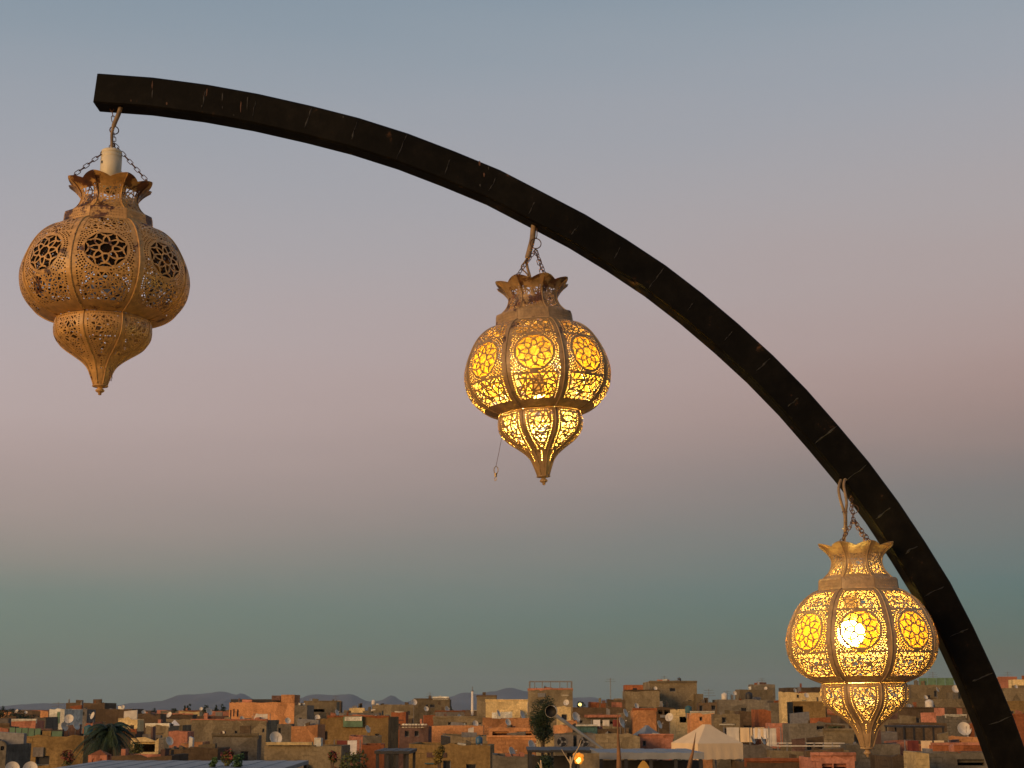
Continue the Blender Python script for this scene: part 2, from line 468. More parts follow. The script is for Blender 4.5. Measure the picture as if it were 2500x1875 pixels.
part_box(b, 'door', (138, 146, 1738, 1766), -0.05, 0.1, M_GREENM)
b = B(158, 213, 1731, 148, 'stone', 'pale grey house with teal shutters adjoining the white house', wins=[(164, 173, 1736, 1746), (178, 187, 1739, 1757), (195, 207, 1737, 1749)], yaw=0)
B(84, 112, 1752, 133, 'grey', 'grey shed with sloping front below the white house', depth=5)
B(161, 256, 1716, 330, 'brown', 'long dark brown house on the skyline behind the white house')
B(213, 322, 1731, 250, 'brown', 'wide brown house behind the palm', rand_win=1)
B(289, 336, 1752, 130, 'cream', 'bright yellow-orange rooftop room right of the palm', yaw=3)
B(207, 226, 1764, 128, 'salmon', 'tiny salmon stair hut over the palm crown', depth=3)
B(336, 392, 1743, 175, 'brown', 'brown house behind the yellow-orange room', rand_win=2)
B(356, 412, 1771, 122, 'tan', 'tan house right of the yellow-orange room', rand_win=1)
B(320, 388, 1801, 96, 'cream', 'cream flat-roofed shelter with a wide dark opening', opens=[(327, 379, 1808, 1836)])
B(205, 330, 1786, 104, 'brown', 'brown house in the shade of the palm', rand_win=1)
B(262, 420, 1846, 66, 'brown', 'low brown wall behind the round tree')
# ---------------------------------------------------------------- around the big orange house
b = B(560, 719, 1715, 230, 'orange', 'big bright orange house with a raised end block and three slit windows', wins=[(561.5, 565.5, 1733, 1750), (569, 573, 1731, 1749), (578, 583, 1732, 1750)], yaw=0, depth=10)
part_box(b, 'end_block', (686, 719.3, 1696, 1716.5), -0.05, 6.0, WALL['orange'])
part_box(b, 'roof_shed', (563, 686, 1707, 1716), 2.5, 4.0, M_BLACK)
part_box(b, 'roof_hut', (663, 685, 1698, 1710), 1.6, 3.0, WALL['plum'])
B(466, 652, 1759, 150, 'tan', 'very wide bare tan house below the big orange house', wins=[(573, 580, 1784, 1793), (641, 647, 1779, 1788)])
B(521, 628, 1799, 100, 'grey', 'plain grey-tan house with dark side, left of the dish with a red mark', yaw=4)
B(677, 712, 1767, 126, 'grey', 'narrow grey house with dark green door beside the square orange room', wins=[(679, 687, 1777, 1795)])
B(711, 776, 1771, 116, 'orange', 'square deep orange rooftop room with dark side wall', yaw=-4)
b = B(645, 834, 1819, 86, 'tan', 'tan house with a pale ledge, below the square orange room')
part_box(b, 'ledge', (648, 762, 1812, 1819), -0.25, 0.5, WALL['cream'])
B(404, 446, 1772, 140, 'tan', 'tan wall under the small white tent roof', depth=4)
B(412, 458, 1785, 114, 'salmon', 'salmon stepped wall left of the wide tan house')
B(442, 494, 1812, 95, 'orange', 'low orange wall with brown seam below the salmon steps')
B(398, 532, 1826, 86, 'brown', 'brown house front below the low orange wall', rand_win=1)
B(719, 750, 1722, 222, 'grey', 'narrow grey house adjoining the big orange house', depth=6)
B(742, 822, 1713, 245, 'tan', 'tan skyline house with a dark open gallery', opens=[(758, 792, 1731, 1738)])
B(772, 862, 1756, 142, 'ochre', 'ochre house just right of the square orange room', rand_win=1)
B(440, 487, 1737, 380, 'cream', 'thin cream house line before the dark tree tops')
B(516, 562, 1737, 360, 'salmon', 'thin salmon house line left of the big orange house')
B(400, 470, 1744, 300, 'brown', 'brown far house behind the small white tent roof', rand_win=2)
B(480, 562, 1748, 260, 'brown', 'brown flat roof below the big orange house', rand_win=1)
# ---------------------------------------------------------------- centre left
b = B(800, 949, 1752, 138, 'ochre', 'wide ochre house with a green awning on its wall', yaw=-4)
part_box(b, 'awning', (838, 886, 1749, 1775), -0.35, 0.3, M_GREENM)
part_box(b, 'awning_trim', (842, 884, 1750, 1760), -0.42, 0.06, WALL['white'])
B(828, 926, 1741, 172, 'stone', 'grey tin-roofed house behind the green awning')
B(853, 890, 1729, 222, 'cream', 'bright cream box of a house above the green awning', yaw=4)
B(886, 932, 1736, 215, 'tan', 'tan house with patchy wall right of the bright cream box', rand_win=2)
B(908, 1012, 1720, 330, 'tan', 'long tan skyline house left of the white-topped house', rand_win=3)
B(793, 832, 1713, 270, 'brown', 'brown skyline house end above the ochre house', rand_win=1)
B(955, 991, 1738, 205, 'rust', 'small rust-red house below the long tan skyline house')
b = B(1011, 1098, 1708, 262, 'tan', 'tall tan house with a white parapet, on the skyline', rand_win=2)
part_box(b, 'white_parapet', (1056, 1096, 1700.5, 1708), -0.05, 0.4, WALL['white'])
B(1035, 1064, 1747, 192, 'rust', 'rust-red little house under the white-parapet house', depth=4)
B(1063, 1134, 1738, 172, 'stone', 'pale grey concrete rooftop blocks left of the white mast')
b = B(975, 1046, 1776, 120, 'plum', 'plum-brown house with two dark windows and a scalloped white cornice', wins=[(988, 999, 1783, 1799), (1012, 1023, 1782, 1798)], yaw=-2)
for i in range(8):
    part_box(b, 'merlon', (981 + i * 7.8, 987.4 + i * 7.8, 1767 + 0.3 * (i % 2), 1776.4), 0.0, 0.35, WALL['white'])
B(1047, 1180, 1771, 126, 'orange', 'wide bright orange wall right of the plum house', yaw=0)
B(1058, 1182, 1754, 150, 'tan', 'tan house with dark slots above the bright orange wall', wins=[(1094, 1101, 1763, 1770), (1115, 1140, 1764, 1769), (1152, 1176, 1764, 1769)])
B(1083, 1192, 1795, 101, 'tan', 'tan house topped with white tarpaulins, before the bright orange wall')
B(998, 1197, 1818, 82, 'ochre', 'broad drab ochre front below the plum house', rand_win=2)
B(886, 932, 1796, 102, 'grey', 'dark grey block below the green awning')
B(883, 938, 1818, 95, 'rust', 'low rust-orange wall under the dark grey block')
B(853, 888, 1797, 108, 'salmon', 'pale salmon wall left of the dark grey block')
B(1164, 1212, 1700, 235, 'tan', 'tan house end behind the bright yellow house', rand_win=1)
b = B(1186, 1288, 1711, 170, 'cream', 'bright yellow house beside the tall tan block', yaw=0)
part_box(b, 'lean_to', (1221, 1270, 1733, 1755), -1.2, 1.1, WALL['cream'])
B(1178, 1302, 1754, 132, 'orange', 'orange terrace house below the bright yellow house', yaw=0)
B(1193, 1302, 1777, 112, 'orange', 'orange open loggia house with a white box in its opening', opens=[(1202, 1242, 1783, 1800), (1262, 1298, 1783, 1800)], yaw=0)
B(1190, 1308, 1802, 96, 'orange', 'plain deep orange front left of the yellow cloth wall', yaw=-3)
B(1204, 1310, 1846, 70, 'grey', 'grey parapet below the deep orange front')
# ---------------------------------------------------------------- centre right
b = B(1289, 1398, 1684, 200, 'tan', 'tall tan block with an open steel frame on its roof', yaw=-2, depth=9)
fr = MB(); q0, q1 = P(1293, 1684, 200.4), P(1395, 1663, 200.4)
for xx in [q0.x + (q1.x - q0.x) * t for t in (0, 0.12, 0.3, 0.5, 0.72, 0.9, 1)]:
    t = 0.11 if xx in (q0.x, q1.x) else 0.05
    fr.box(xx - t - b['cx'], xx + t - b['cx'], 0.4, 0.6, q0.z - 0.3, q1.z)
fr.box(q0.x - b['cx'], q1.x - b['cx'], 0.39, 0.61, q1.z - 0.14, q1.z + 0.02)
fr.box(q0.x - b['cx'], q1.x - b['cx'], 0.45, 0.55, (q0.z + q1.z) / 2 - 0.4, (q0.z + q1.z) / 2 - 0.33)
fr.obj('steel_frame', M_STEEL, b['root'])
B(1312, 1354, 1798, 90, 'cream', 'yellow cloth-like wall at the foot of the cypress', yaw=0, depth=4)
B(1361, 1394, 1725, 152, 'cream', 'small cream house behind the spot lamp', yaw=0)
B(1398, 1528, 1727, 162, 'brown', 'long brown flat-roofed house right of the tall tan block')
B(1484, 1527, 1708, 182, 'brown', 'brown block on the long flat roof, near the pale mast', rand_win=1)
B(1455, 1490, 1716, 230, 'tan', 'small tan house by the far yellow lamp', depth=5)
b = B(1410, 1512, 1750, 132, 'grey', 'grey gallery house with dark openings under a pink slab', opens=[(1457, 1474, 1755, 1766), (1477, 1498, 1755, 1767)], wins=[(1416, 1423, 1758, 1766)])
part_box(b, 'roof_slab', (1428, 1516, 1745, 1751.5), -0.5, 3.0, WALL['salmon'])
b = B(1408, 1458, 1772, 112, 'teal', 'teal painted rooftop room with a white roof edge', depth=4, yaw=0)
part_box(b, 'roof_edge', (1406, 1460, 1769, 1773), -0.2, 1.0, WALL['white'])
B(1355, 1383, 1771, 106, 'orange', 'small orange wall between cypress and teal room', depth=4, yaw=0)
B(1388, 1408, 1760, 119, 'orange', 'little orange hut beside the teal room', depth=3)
B(1456, 1503, 1775, 113, 'salmon', 'salmon parapet right of the teal room')
B(1355, 1448, 1791, 76, 'grey', 'grey parapet wall carrying two air conditioners')
B(1446, 1562, 1791, 91, 'tan', 'tan wall right of the air conditioners', rand_win=1)
B(1546, 1602, 1733, 132, 'orange', 'upright bright orange house with blank front', yaw=0)
B(1522, 1548, 1741, 137, 'tan', 'narrow tan strip of house left of the blank bright orange front', depth=4)
b = B(1525, 1610, 1687, 205, 'tan', 'tan skyline house carrying a red rooftop room', yaw=0)
rr_ = part_box(b, 'rooftop_room', (1527, 1570, 1672, 1689), 0.3, 4.0, WALL['rust'])
part_box(b, 'opening', (1545, 1555, 1680, 1687.5), 0.25, 0.2, M_DARK, rr_)
b = B(1586, 1701, 1664, 210, 'tan', 'highest broad tan block on the skyline right of the red room', yaw=0, depth=11)
part_box(b, 'coping', (1585, 1702, 1662, 1667), -0.15, 0.5, WALL['tan'])
B(1700, 1717, 1694, 208, 'tan', 'stub wall adjoining the highest tan block', depth=5)
B(1560, 1642, 1798, 93, 'salmon', 'salmon wall with a little dark door below the blue tin roof', wins=[(1569, 1577, 1806, 1822)])
B(1600, 1648, 1727, 152, 'brown', 'brown gallery house below the highest tan block', opens=[(1607, 1617, 1733, 1743), (1622, 1640, 1733, 1746)])
B(1649, 1684, 1733, 142, 'cream', 'cream house with a dark doorway below the highest tan block', opens=[(1659, 1677, 1750, 1764)])
B(1687, 1743, 1741, 131, 'orange', 'brownish orange house with one small window above the beige tent', wins=[(1708, 1715, 1750, 1760)], yaw=0)
B(1705, 1750, 1716, 165, 'brown', 'dark brown house with broken window holes behind the brownish orange house', wins=[(1708, 1716, 1722, 1738), (1737, 1747, 1722, 1734), (1712, 1731, 1716.5, 1722)])
B(1742, 1806, 1743, 126, 'tan', 'tan house with red-brown roof edge right of the brownish orange house', wins=[(1763, 1773, 1748, 1765)], rand_win=1)
B(1803, 1847, 1737, 133, 'brown', 'brown house behind the white laundry', rand_win=1)
B(1852, 1882, 1733, 129, 'rust', 'narrow rust-brown house behind the white laundry')
B(1755, 1882, 1708, 205, 'grey', 'long grey wall with ragged top below the cluttered skyline', rand_win=3)
B(1881, 1936, 1714, 152, 'grey', 'tall plain grey wall left of the lowest lantern')
B(1834, 1892, 1671, 250, 'grey', 'small grey house at the skyline peak', rand_win=2)
B(1806, 1887, 1684, 232, 'tan', 'tan house with a red patch at the skyline peak', rand_win=2)
B(1907, 1920, 1690, 150, 'cream', 'cream chimney-like stair turret above the tall grey wall', depth=1.4)
B(1922, 2018, 1678, 235, 'brown', 'brown skyline roof behind the lowest lantern')
B(1922, 2014, 1691, 192, 'cream', 'yellow house behind the lowest lantern', wins=[(1945, 1951, 1694, 1704)])
B(1935, 2014, 1715, 172, 'ochre', 'ochre house with a deep dark gap under the yellow house', opens=[(1938, 1961, 1724, 1760)])
B(1885, 1930, 1767, 116, 'salmon', 'plain salmon box below the tall plain grey wall', yaw=0)
B(1929, 2072, 1763, 107, 'grey', 'grey house with square dark window left of the lowest lantern', wins=[(1994, 2014, 1763.5, 1782)])
B(1817, 1886, 1817, 79, 'stone', 'dark grey wall right of the beige tent')
b = B(1884, 2072, 1829, 77, 'tan', 'tan parapet with pale pipes along its top')
part_box(b, 'pipe', (1886, 2060, 1813, 1815.5), 0.5, 0.06, M_DISH)
part_box(b, 'pipe', (1896, 2050, 1820, 1822.5), 0.4, 0.06, M_DISH)
for i in range(7):
    part_box(b, 'pipe_leg', (1898 + i * 22, 1900 + i * 22, 1813.6, 1834), 0.48, 0.1, M_STEEL)
B(1985, 2086, 1848, 61, 'salmon', 'salmon framed house front with two dark openings below the lowest lantern', opens=[(2008, 2032, 1856, 1890), (2036, 2066, 1856, 1890)], yaw=0)
B(1822, 1990, 1862, 64, 'brown', 'low brown roof before the beige tent')
# ---------------------------------------------------------------- right
b = B(2225, 2345, 1672, 222, 'tan', 'tan skyline house with green sheds, between lantern and arch', rand_win=2)
for i in range(4):
    part_box(b, 'shed_sheet', (2244 + i * 21, 2263 + i * 21, 1655, 1673), 0.6, 0.06, M_GREENM)
B(2200, 2365, 1706, 182, 'tan', 'wide tan house below the green sheds', rand_win=3)
B(2190, 2365, 1730, 155, 'brown', 'wide brown house with several holes behind the arch', rand_win=4)
B(2313, 2349, 1729, 142, 'salmon', 'bright salmon hut beside the arch', depth=4)
B(2310, 2358, 1748, 131, 'grey', 'grey block under the bright salmon hut')
B(2120, 2210, 1757, 135, 'tan', 'tan house right behind the lowest lantern')
B(2200, 2312, 1764, 117, 'brown', 'brown house behind the dark steel pergola', rand_win=3)
B(2318, 2402, 1798, 89, 'orange', 'orange house with a dark gap under the big pale dish', opens=[(2327, 2348, 1806, 1818)])
B(2278, 2410, 1822, 81, 'rust', 'rust-red sloping wall below the orange house by the arch')
B(2190, 2238, 1811, 86, 'salmon', 'salmon block beside the hung washing near the arch', yaw=0)
B(2236, 2268, 1841, 63, 'cream', 'pale yellow pier below the hung washing', depth=2, yaw=0)
B(2178, 2238, 1845, 66, 'brown', 'brown wall left of the pale yellow pier')
B(2262, 2440, 1839, 66, 'grey', 'grey house with a wide dark opening at the foot of the arch', opens=[(2338, 2402, 1850, 1869)])
B(2138, 2190, 1786, 96, 'stone', 'grey rounded parapet right of the lantern tip')
B(2012, 2084, 1786, 92, 'tan', 'tan wall left of the lantern tip')
B(2066, 2196, 1818, 84, 'grey', 'grey roof edge under the lantern tip')
B(2438, 2482, 1655, 215, 'salmon', 'salmon skyline house right of the arch')
B(2476, 2540, 1660, 205, 'cream', 'pale cream skyline house right of the arch')
B(2430, 2545, 1681, 182, 'tan', 'tan house below the two skyline houses right of the arch', rand_win=2)
B(2445, 2550, 1712, 150, 'ochre', 'ochre house right of the arch', rand_win=2)
B(2462, 2560, 1748, 112, 'rust', 'deep red-orange house right of the arch')
B(2340, 2460, 1690, 190, 'tan', 'tan house partly hidden by the arch', rand_win=1)
B(2360, 2470, 1760, 125, 'grey', 'grey house mostly hidden by the arch')

NEAR = list(BL)
# ---------------------------------------------------------------- front rooftops just below the picture, carrying canopies and planters
FRONT = []
for k, (a, c2, d, z, cn) in enumerate(((-150, 300, 42, 9.3, 'tan'), (320, 780, 45, 9.1, 'brown'), (800, 1270, 48, 9.0, 'grey'), (1290, 1760, 44, 8.9, 'tan'), (1790, 2650, 46, 9.0, 'brown'))):
    FRONT.append(B(a, c2, 1880, d, cn, ['tan roof under the wide grey canopy', 'brown roof with the red and green planter shrubs', 'grey roof with the black steel pergola', 'tan roof with the lit globe lamp', 'brown roof at the foot of the grey house by the arch'][k],
                   depth=15, yaw=0, zr=z))

# ---------------------------------------------------------------- rows of houses filling the town behind
frnd = random.Random(21)
kinds = [('tan', 6), ('grey', 4), ('brown', 5), ('ochre', 2), ('salmon', 2), ('orange', 2), ('cream', 1), ('rust', 1), ('stone', 2)]
pool = [k for k, n_ in kinds for _ in range(n_)]
for d, zlo, zhi, wlo, whi in ((290, 8.8, 11.6, 50, 120), (410, 9.0, 12.2, 40, 110), (560, 9.2, 12.6, 34, 90), (800, 9.0, 12.9, 26, 70)):
    x = -80
    while x < 2580:
        wp = frnd.uniform(wlo, whi); dd = d * frnd.uniform(0.93, 1.08); z = frnd.uniform(zlo, zhi)
        if x > 1700:
            z += min(1.0, (x - 1700) / 500) * 0.0045 * d
        B(x, x + wp, HOR, dd, frnd.choice(pool), 'x', depth=frnd.uniform(6, 12), yaw=frnd.uniform(-8, 8), zr=z, rnd=frnd, rand_win=frnd.choice((0, 0, 1, 1, 2)) if d < 600 else 0, group='far houses')
        r = BL[-1]; r['row'] = ['first', 'second', 'third', 'fourth'][(290, 410, 560, 800).index(d)]; r['root']['group'] = 'far ' + r['col'] + ' houses'
        x += wp + frnd.uniform(-6, 14)

# beyond them the town runs together into one mass of flat roofs
fm = {k_: MB() for k_ in ('tan', 'brown', 'salmon')}
for dd in (1050, 1250, 1500, 1850):
    x = -120
    while x < 2620:
        wp = frnd.uniform(18, 52); c_ = P(x, HOR, dd); e_ = P(x + wp, HOR, dd); z = frnd.uniform(9.0, 13.4) + (min(1.0, max(0, x - 1700) / 500) * 0.004 * dd)
        fm[frnd.choice(('tan', 'tan', 'brown', 'brown', 'salmon'))].box(c_.x, e_.x, dd + frnd.uniform(0, 40), dd + 60, -0.5, z)
        x += wp * frnd.uniform(0.8, 1.2)
for k_, mb in fm.items():
    o_ = mb.obj('far_town', WALL[k_]); o_['kind'] = 'stuff'
    tag(o_, 'hazy mass of far %s flat roofs along the skyline' % k_, 'houses')
# each far house is told apart by its look and by the nearer house it stands behind
import re as _re
HEADS = {}
for r in NEAR:
    hd = _re.split(r" (?:with|behind|below|left|right|beside|above|under|before|at|by|on|between|adjoining|near|just|carrying|topped|over|partly|mostly|in)\b|,", r['root']['label'])[0]
    HEADS.setdefault(hd, []).append(r)
HEADS = [(h, v[0]) for h, v in HEADS.items() if len(v) == 1 and len(h.split()) >= 3]
def head_near(px):
    return min(HEADS, key=lambda q: abs((q[1]['x0'] + q[1]['x1']) / 2 - px) + 0.6 * abs(q[1]['yt'] - 1715))[0]
for r in BL:
    if 'row' in r:
        wm = r['w']; size = 'narrow' if wm < 7 else ('broad' if wm > 13 else 'small')
        tall = 'raised ' if r['z'] > 11.8 else ('low ' if r['z'] < 10 else '')
        r['root']['label'] = ('%s %s%s house, %s far row, behind the %s' % (size, tall, 'pale grey' if r['col'] == 'stone' else ('rust-red' if r['col'] == 'rust' else r['col']), r['row'], head_near((r['x0'] + r['x1']) / 2)))

# ---------------------------------------------------------------- finding the roof a thing stands on
def roof_under(px, py, dmax=9999, pool=None):
    best = None
    for r in (pool or NEAR):
        if r['x0'] + 2 < px < r['x1'] - 2 and r['yt'] >= py - 1 and r['d'] <= dmax:
            if best is None or r['yt'] < best['yt']:
                best = r
    return best

# ---------------------------------------------------------------- satellite dishes
def dish_meshes():
    g = MB(); rad = 0.45; prof_ = []
    for k in range(6):
        r = rad * k / 5
        prof_.append((max(r, 0.002), 0.16 * (r / rad) ** 2))
    back = [(r, z - 0.018) for r, z in prof_][::-1]
    g.lathe(prof_ + [(rad + 0.012, 0.165), (rad + 0.012, 0.142)] + back, 20)
    refl = g.mesh('reflector', M_DISH, True)
    g = MB(); g.tube([(0, -rad * 0.98, 0.16), (0, -0.25, 0.42), (0, -0.05, 0.55)], 0.014, 5)
    arm = g.mesh('feed_arm', M_STEEL)
    g = MB(); g.lathe([(0.002, 0.48), (0.035, 0.49), (0.04, 0.56), (0.028, 0.61), (0.002, 0.615)], 10)
    lnb = g.mesh('receiver', M_DISH, True)
    return refl, arm, lnb
DREF, DARM, DLNB = dish_meshes()
drnd = random.Random(8)
NDISH = [0]
def dish(px, py, rpx, face, label=None, rec=None, rust=False):
    """face: turn of the bowl from the viewer in degrees (0 faces the camera, positive to its right)"""
    rec = rec or roof_under(px, py + rpx * 0.5)
    if rec is None:
        return None
    d = rec['d'] + min(1.2, rec['dep'] * 0.3)
    c2 = P(px, py, d); r = rpx * d / F
    s = max(0.55, min(1.5, r / 0.45))
    base = rec['z'] - 0.38
    if c2.z < base + 0.45 * s + 0.2:
        c2.z = base + 0.45 * s + 0.2
    root = empty('satellite_dish', (c2.x, d, base))
    tag(root, label or 'x', 'satellite dish', 'rooftop satellite dishes')
    root['near'] = rec['root']['label']
    h = c2.z - base
    M = Matrix.Translation((0, 0, h)) @ Matrix.Rotation(R(face), 4, 'Z') @ Matrix.Rotation(R(90 - 20), 4, 'X') @ Matrix.Scale(s, 4)
    ro = put('reflector', DREF, root, M); put('feed_arm', DARM, root, M); put('receiver', DLNB, root, M)
    g = MB(); g.tube([(0, 0.10 * s, -0.02), (0, 0.10 * s, h * 0.8), (0, 0.04 * s, h)], 0.03 * s, 6)
    g.obj('mast', M_STEEL, root)
    NDISH[0] += 1
    return root
DISHES = [(169, 1756, 9, 5), (228, 1748, 7, -50), (155, 1775, 8, 60), (184, 1772, 7, 65), (509, 1738, 9, 55), (491, 1731, 4, 0), (672, 1803, 15, 28), (627, 1755, 10, -65), (817, 1818, 9, 62),
          (775, 1752, 4, 10), (412, 1810, 8, 50), (821, 1740, 7, 60), (853, 1830, 8, 20), (896, 1781, 6, 60), (1040, 1731, 6, 30), (1090, 1733, 8, 55), (1215, 1742, 8, 70), (1273, 1748, 11, 65),
          (1239, 1764, 5, 40), (1247, 1838, 11, 60), (1295, 1821, 8, 55), (1404, 1752, 12, 45), (1383, 1716, 7, -20), (1515, 1765, 13, 62), (1525, 1742, 8, 60), (1553, 1724, 6, 40), (1608, 1770, 8, 58),
          (1793, 1693, 5, 20), (1648, 1788, 13, 62), (1635, 1752, 10, -30), (1968, 1698, 6, 20), (1835, 1806, 7, 62), (1860, 1808, 7, 62), (2332, 1683, 9, 8), (2353, 1781, 16, 3),
          (2287, 1684, 6, 60), (30, 1878, 10, 20), (74, 1878, 11, 15), (702, 1760, 5, 30), (757, 1709, 4, 50), (1010, 1715, 5, 30), (1075, 1703, 4, -40), (1330, 1679, 4, 50), (1600, 1681, 4, 10), (1655, 1659, 4, 50),
          (1850, 1668, 4, 40), (1870, 1681, 4, -30), (1940, 1686, 5, 40), (590, 1755, 6, 40), (545, 1795, 6, -45), (1120, 1750, 6, 55), (1160, 1767, 5, 30), (2220, 1725, 6, 45), (2260, 1703, 5, 20), (2480, 1677, 5, 30), (350, 1739, 4, 40), (300, 1726, 4, 10)]
DOBJ = []
for x, y, r, f in DISHES:
    o = dish(x, y, r, f, rec=(dict(FRONT[0], d=54.5) if y > 1860 else None))
    if o:
        DOBJ.append((o, r, f))
seen = {}
for o, r, f in DOBJ:
    look = 'face-on' if abs(f) < 25 else ('half-turned' if abs(f) < 56 else 'edge-on')
    size = 'large' if r >= 12 else ('middling' if r >= 7 else 'small')
    lab = size + ' ' + look + ' pale dish on the ' + ' '.join(o['near'].split()[:9])
    while len(lab.split()) > 15:
        lab = lab.rsplit(' ', 1)[0]
    o['label'] = lab
    del o['near']
frr = random.Random(4)
for r in [q for q in BL if q['root'].get('group', '').startswith('far') and q['d'] < 620]:
    if frr.random() < 0.45:
        px = frr.uniform(r['x0'] + 3, r['x1'] - 3)
        c2 = P(px, 1700, r['d'])
        root = empty('satellite_dish', (c2.x, r['d'] + 1.5, r['z'] - 0.38))
        tag(root, 'tiny pale dish, %s far row, behind the %s' % (r['row'], head_near(px)), 'satellite dish', 'dishes in the far rows')
        h = 1.15; s = 1.25
        M = Matrix.Translation((0, 0, h)) @ Matrix.Rotation(R(frr.uniform(-60, 70)), 4, 'Z') @ Matrix.Rotation(R(58), 4, 'X') @ Matrix.Scale(s, 4)
        put('reflector', DREF, root, M)
        g = MB(); g.tube([(0, 0.1, -0.02), (0, 0.1, h)], 0.035, 5)
        g.obj('mast', M_STEEL, root)

# ---------------------------------------------------------------- plants
def leaf_cloud(pts_r, n, size, mat, name, rnd, flat=0.5):
    """many small leaf blades spread through overlapping ellipsoids (centre, radii)"""
    vs = []; fs = []
    for _ in range(n):
        (cx, cy, cz), (rx, ry, rz) = rnd.choice(pts_r)
        while True:
            u = Vector((rnd.uniform(-1, 1), rnd.uniform(-1, 1), rnd.uniform(-1, 1)))
            if 0.15 < u.length < 1:
                break
        u *= u.length ** -0.35
        p = Vector((cx + u.x * rx, cy + u.y * ry, cz + u.z * rz))
        a = Vector((rnd.gauss(0, 1), rnd.gauss(0, 1), rnd.gauss(0, 1) * flat)).normalized() * size * rnd.uniform(0.6, 1.3)
        b3 = a.cross(Vector((rnd.gauss(0, 1), rnd.gauss(0, 1), rnd.gauss(0, 1)))).normalized() * a.length * 0.5
        k = len(vs)
        vs += [p - a, p + b3, p + a, p - b3]; fs.append((k, k + 1, k + 2, k + 3))
    return mesh(name, vs, fs, mat)

def tree(name, label, px, ytop, ybot, wpx, d, base, mat, seed, cat='tree', group=None, n=700, lobes=7, stems=True, cone=False, dens=1.25):
    rnd = random.Random(seed)
    top = P(px, ytop, d); bot = P(px, ybot, d); w = wpx * d / F / 2
    root = empty(name, (top.x, d, base))
    tag(root, label, cat, group)
    z0, z1 = bot.z - base, top.z - base
    pr = []
    for k in range(lobes):
        t = (k + 0.5) / lobes
        zc = z0 + (z1 - z0) * (0.15 + 0.7 * t)
        sp = w * (0.62 if not cone else 0.5 * (1.15 - t * 0.8))
        pr.append(((rnd.uniform(-1, 1) * sp * 0.8, rnd.uniform(-1, 1) * sp * 0.8, zc + rnd.uniform(-.1, .1) * (z1 - z0)), (sp * rnd.uniform(0.55, 0.9), sp * rnd.uniform(0.55, 0.9), (z1 - z0) * rnd.uniform(0.16, 0.28))))
    put('crown', leaf_cloud(pr, n, max(0.045, 1.15 * dens * math.sqrt(2 * w * (z1 - z0) / n)), mat, 'crown', rnd), root)
    g = MB()
    g.tube([(0, 0, -0.02), (0.03 * w, 0, z0 * 0.6), (0, 0, z0 + (z1 - z0) * 0.55)], [max(0.05, w * 0.13), max(0.04, w * 0.1), 0.02], 7)
    for k in range(4):
        q = pr[min(len(pr) - 1, k + 1)][0]
        g.tube([(0, 0, z0 * 0.8 + (z1 - z0) * 0.1), (q[0] * 0.6, q[1] * 0.6, (z0 + q[2]) / 2), q], [max(0.03, w * 0.06), 0.03, 0.012], 5)
    g.obj('trunk', M_BARK, root)
    return root

def palm(px, py, d, seed):
    rnd = random.Random(seed)
    c2 = P(px, py, d)
    root = empty('palm_tree', (c2.x, d, 0))
    tag(root, 'dark green palm with drooping fronds beside the ochre wall', 'palm')
    h = c2.z
    g = MB(); n = 26
    g.tube([(0.25 * math.sin(k / n * 1.5), 0, -0.02 + h * k / n) for k in range(n + 1)], [0.24 - 0.06 * k / n + (0.025 if k % 2 else 0) for k in range(n + 1)], 9)
    g.obj('trunk', M_BARK, root)
    tx = 0.25 * math.sin(1.5)
    for k in range(64):
        az = rnd.uniform(0, 2 * math.pi); up = rnd.uniform(-0.5, 1.2); L = rnd.uniform(0.8, 1.6)
        vs = []; fs = []; spine = []
        for j in range(11):
            t = j / 10
            rr4 = L * t * math.cos(up * (1 - t * 0.3)); zz2 = L * t * math.sin(up) - 0.75 * L * t * t
            spine.append(Vector((tx + rr4 * math.cos(az), rr4 * math.sin(az), h + zz2)))
        side = Vector((-math.sin(az), math.cos(az), 0))
        for j in range(1, 11):
            for sg in (-1, 1):
                for q in range(2):
                    p = spine[j - 1].lerp(spine[j], q * 0.5)
                    ll = 0.26 * (1 - abs(j / 10 - 0.45)) * rnd.uniform(0.8, 1.2)
                    tip = p + side * sg * ll + (spine[j] - spine[j - 1]) * 1.4 - Vector((0, 0, 0.12))
                    wv = (spine[j] - spine[j - 1]).normalized() * 0.045
                    i = len(vs); vs += [p - wv, p + wv, tip]; fs.append((i, i + 1, i + 2))
        put('frond', mesh('frond', vs, fs, M_LEAF), root)
    return root

def leafy_shrub(label, px, ytop, wpx, rec, mat, seed, name='shrub', dy=2.0, n=500, flowers=None):
    d = rec['d'] + dy; base = rec['z'] - 0.38
    top = P(px, ytop, d); zb = base + 0.35
    yb = min(HOR + (H - zb) * F / d, ytop + wpx * 0.95 + 6)
    o = tree(name, label, px, ytop, yb, wpx, d, base, mat, seed, cat='shrub', n=n, lobes=8)
    g = MB(); w = max(0.25, wpx * d / F * 0.3)
    g.lathe([(0.01, 0.0), (w * 0.75, 0.0), (w, 0.42), (w * 0.9, 0.42), (w * 0.85, 0.36), (0.01, 0.36)], 12)
    g.obj('planter', WALL['rust'], o)
    if flowers:
        rnd = random.Random(seed + 1); h = top.z - base; ww = wpx * d / F / 2
        put('flowers', leaf_cloud([((0, 0, h - ww * 0.7), (ww * 0.9, ww * 0.9, ww * 0.75)), ((ww * 0.3, -ww * 0.2, h - ww * 1.1), (ww * 0.7, ww * 0.8, ww * 0.5))], flowers, 0.055, M_PETAL, 'flowers', rnd), o)
    return o

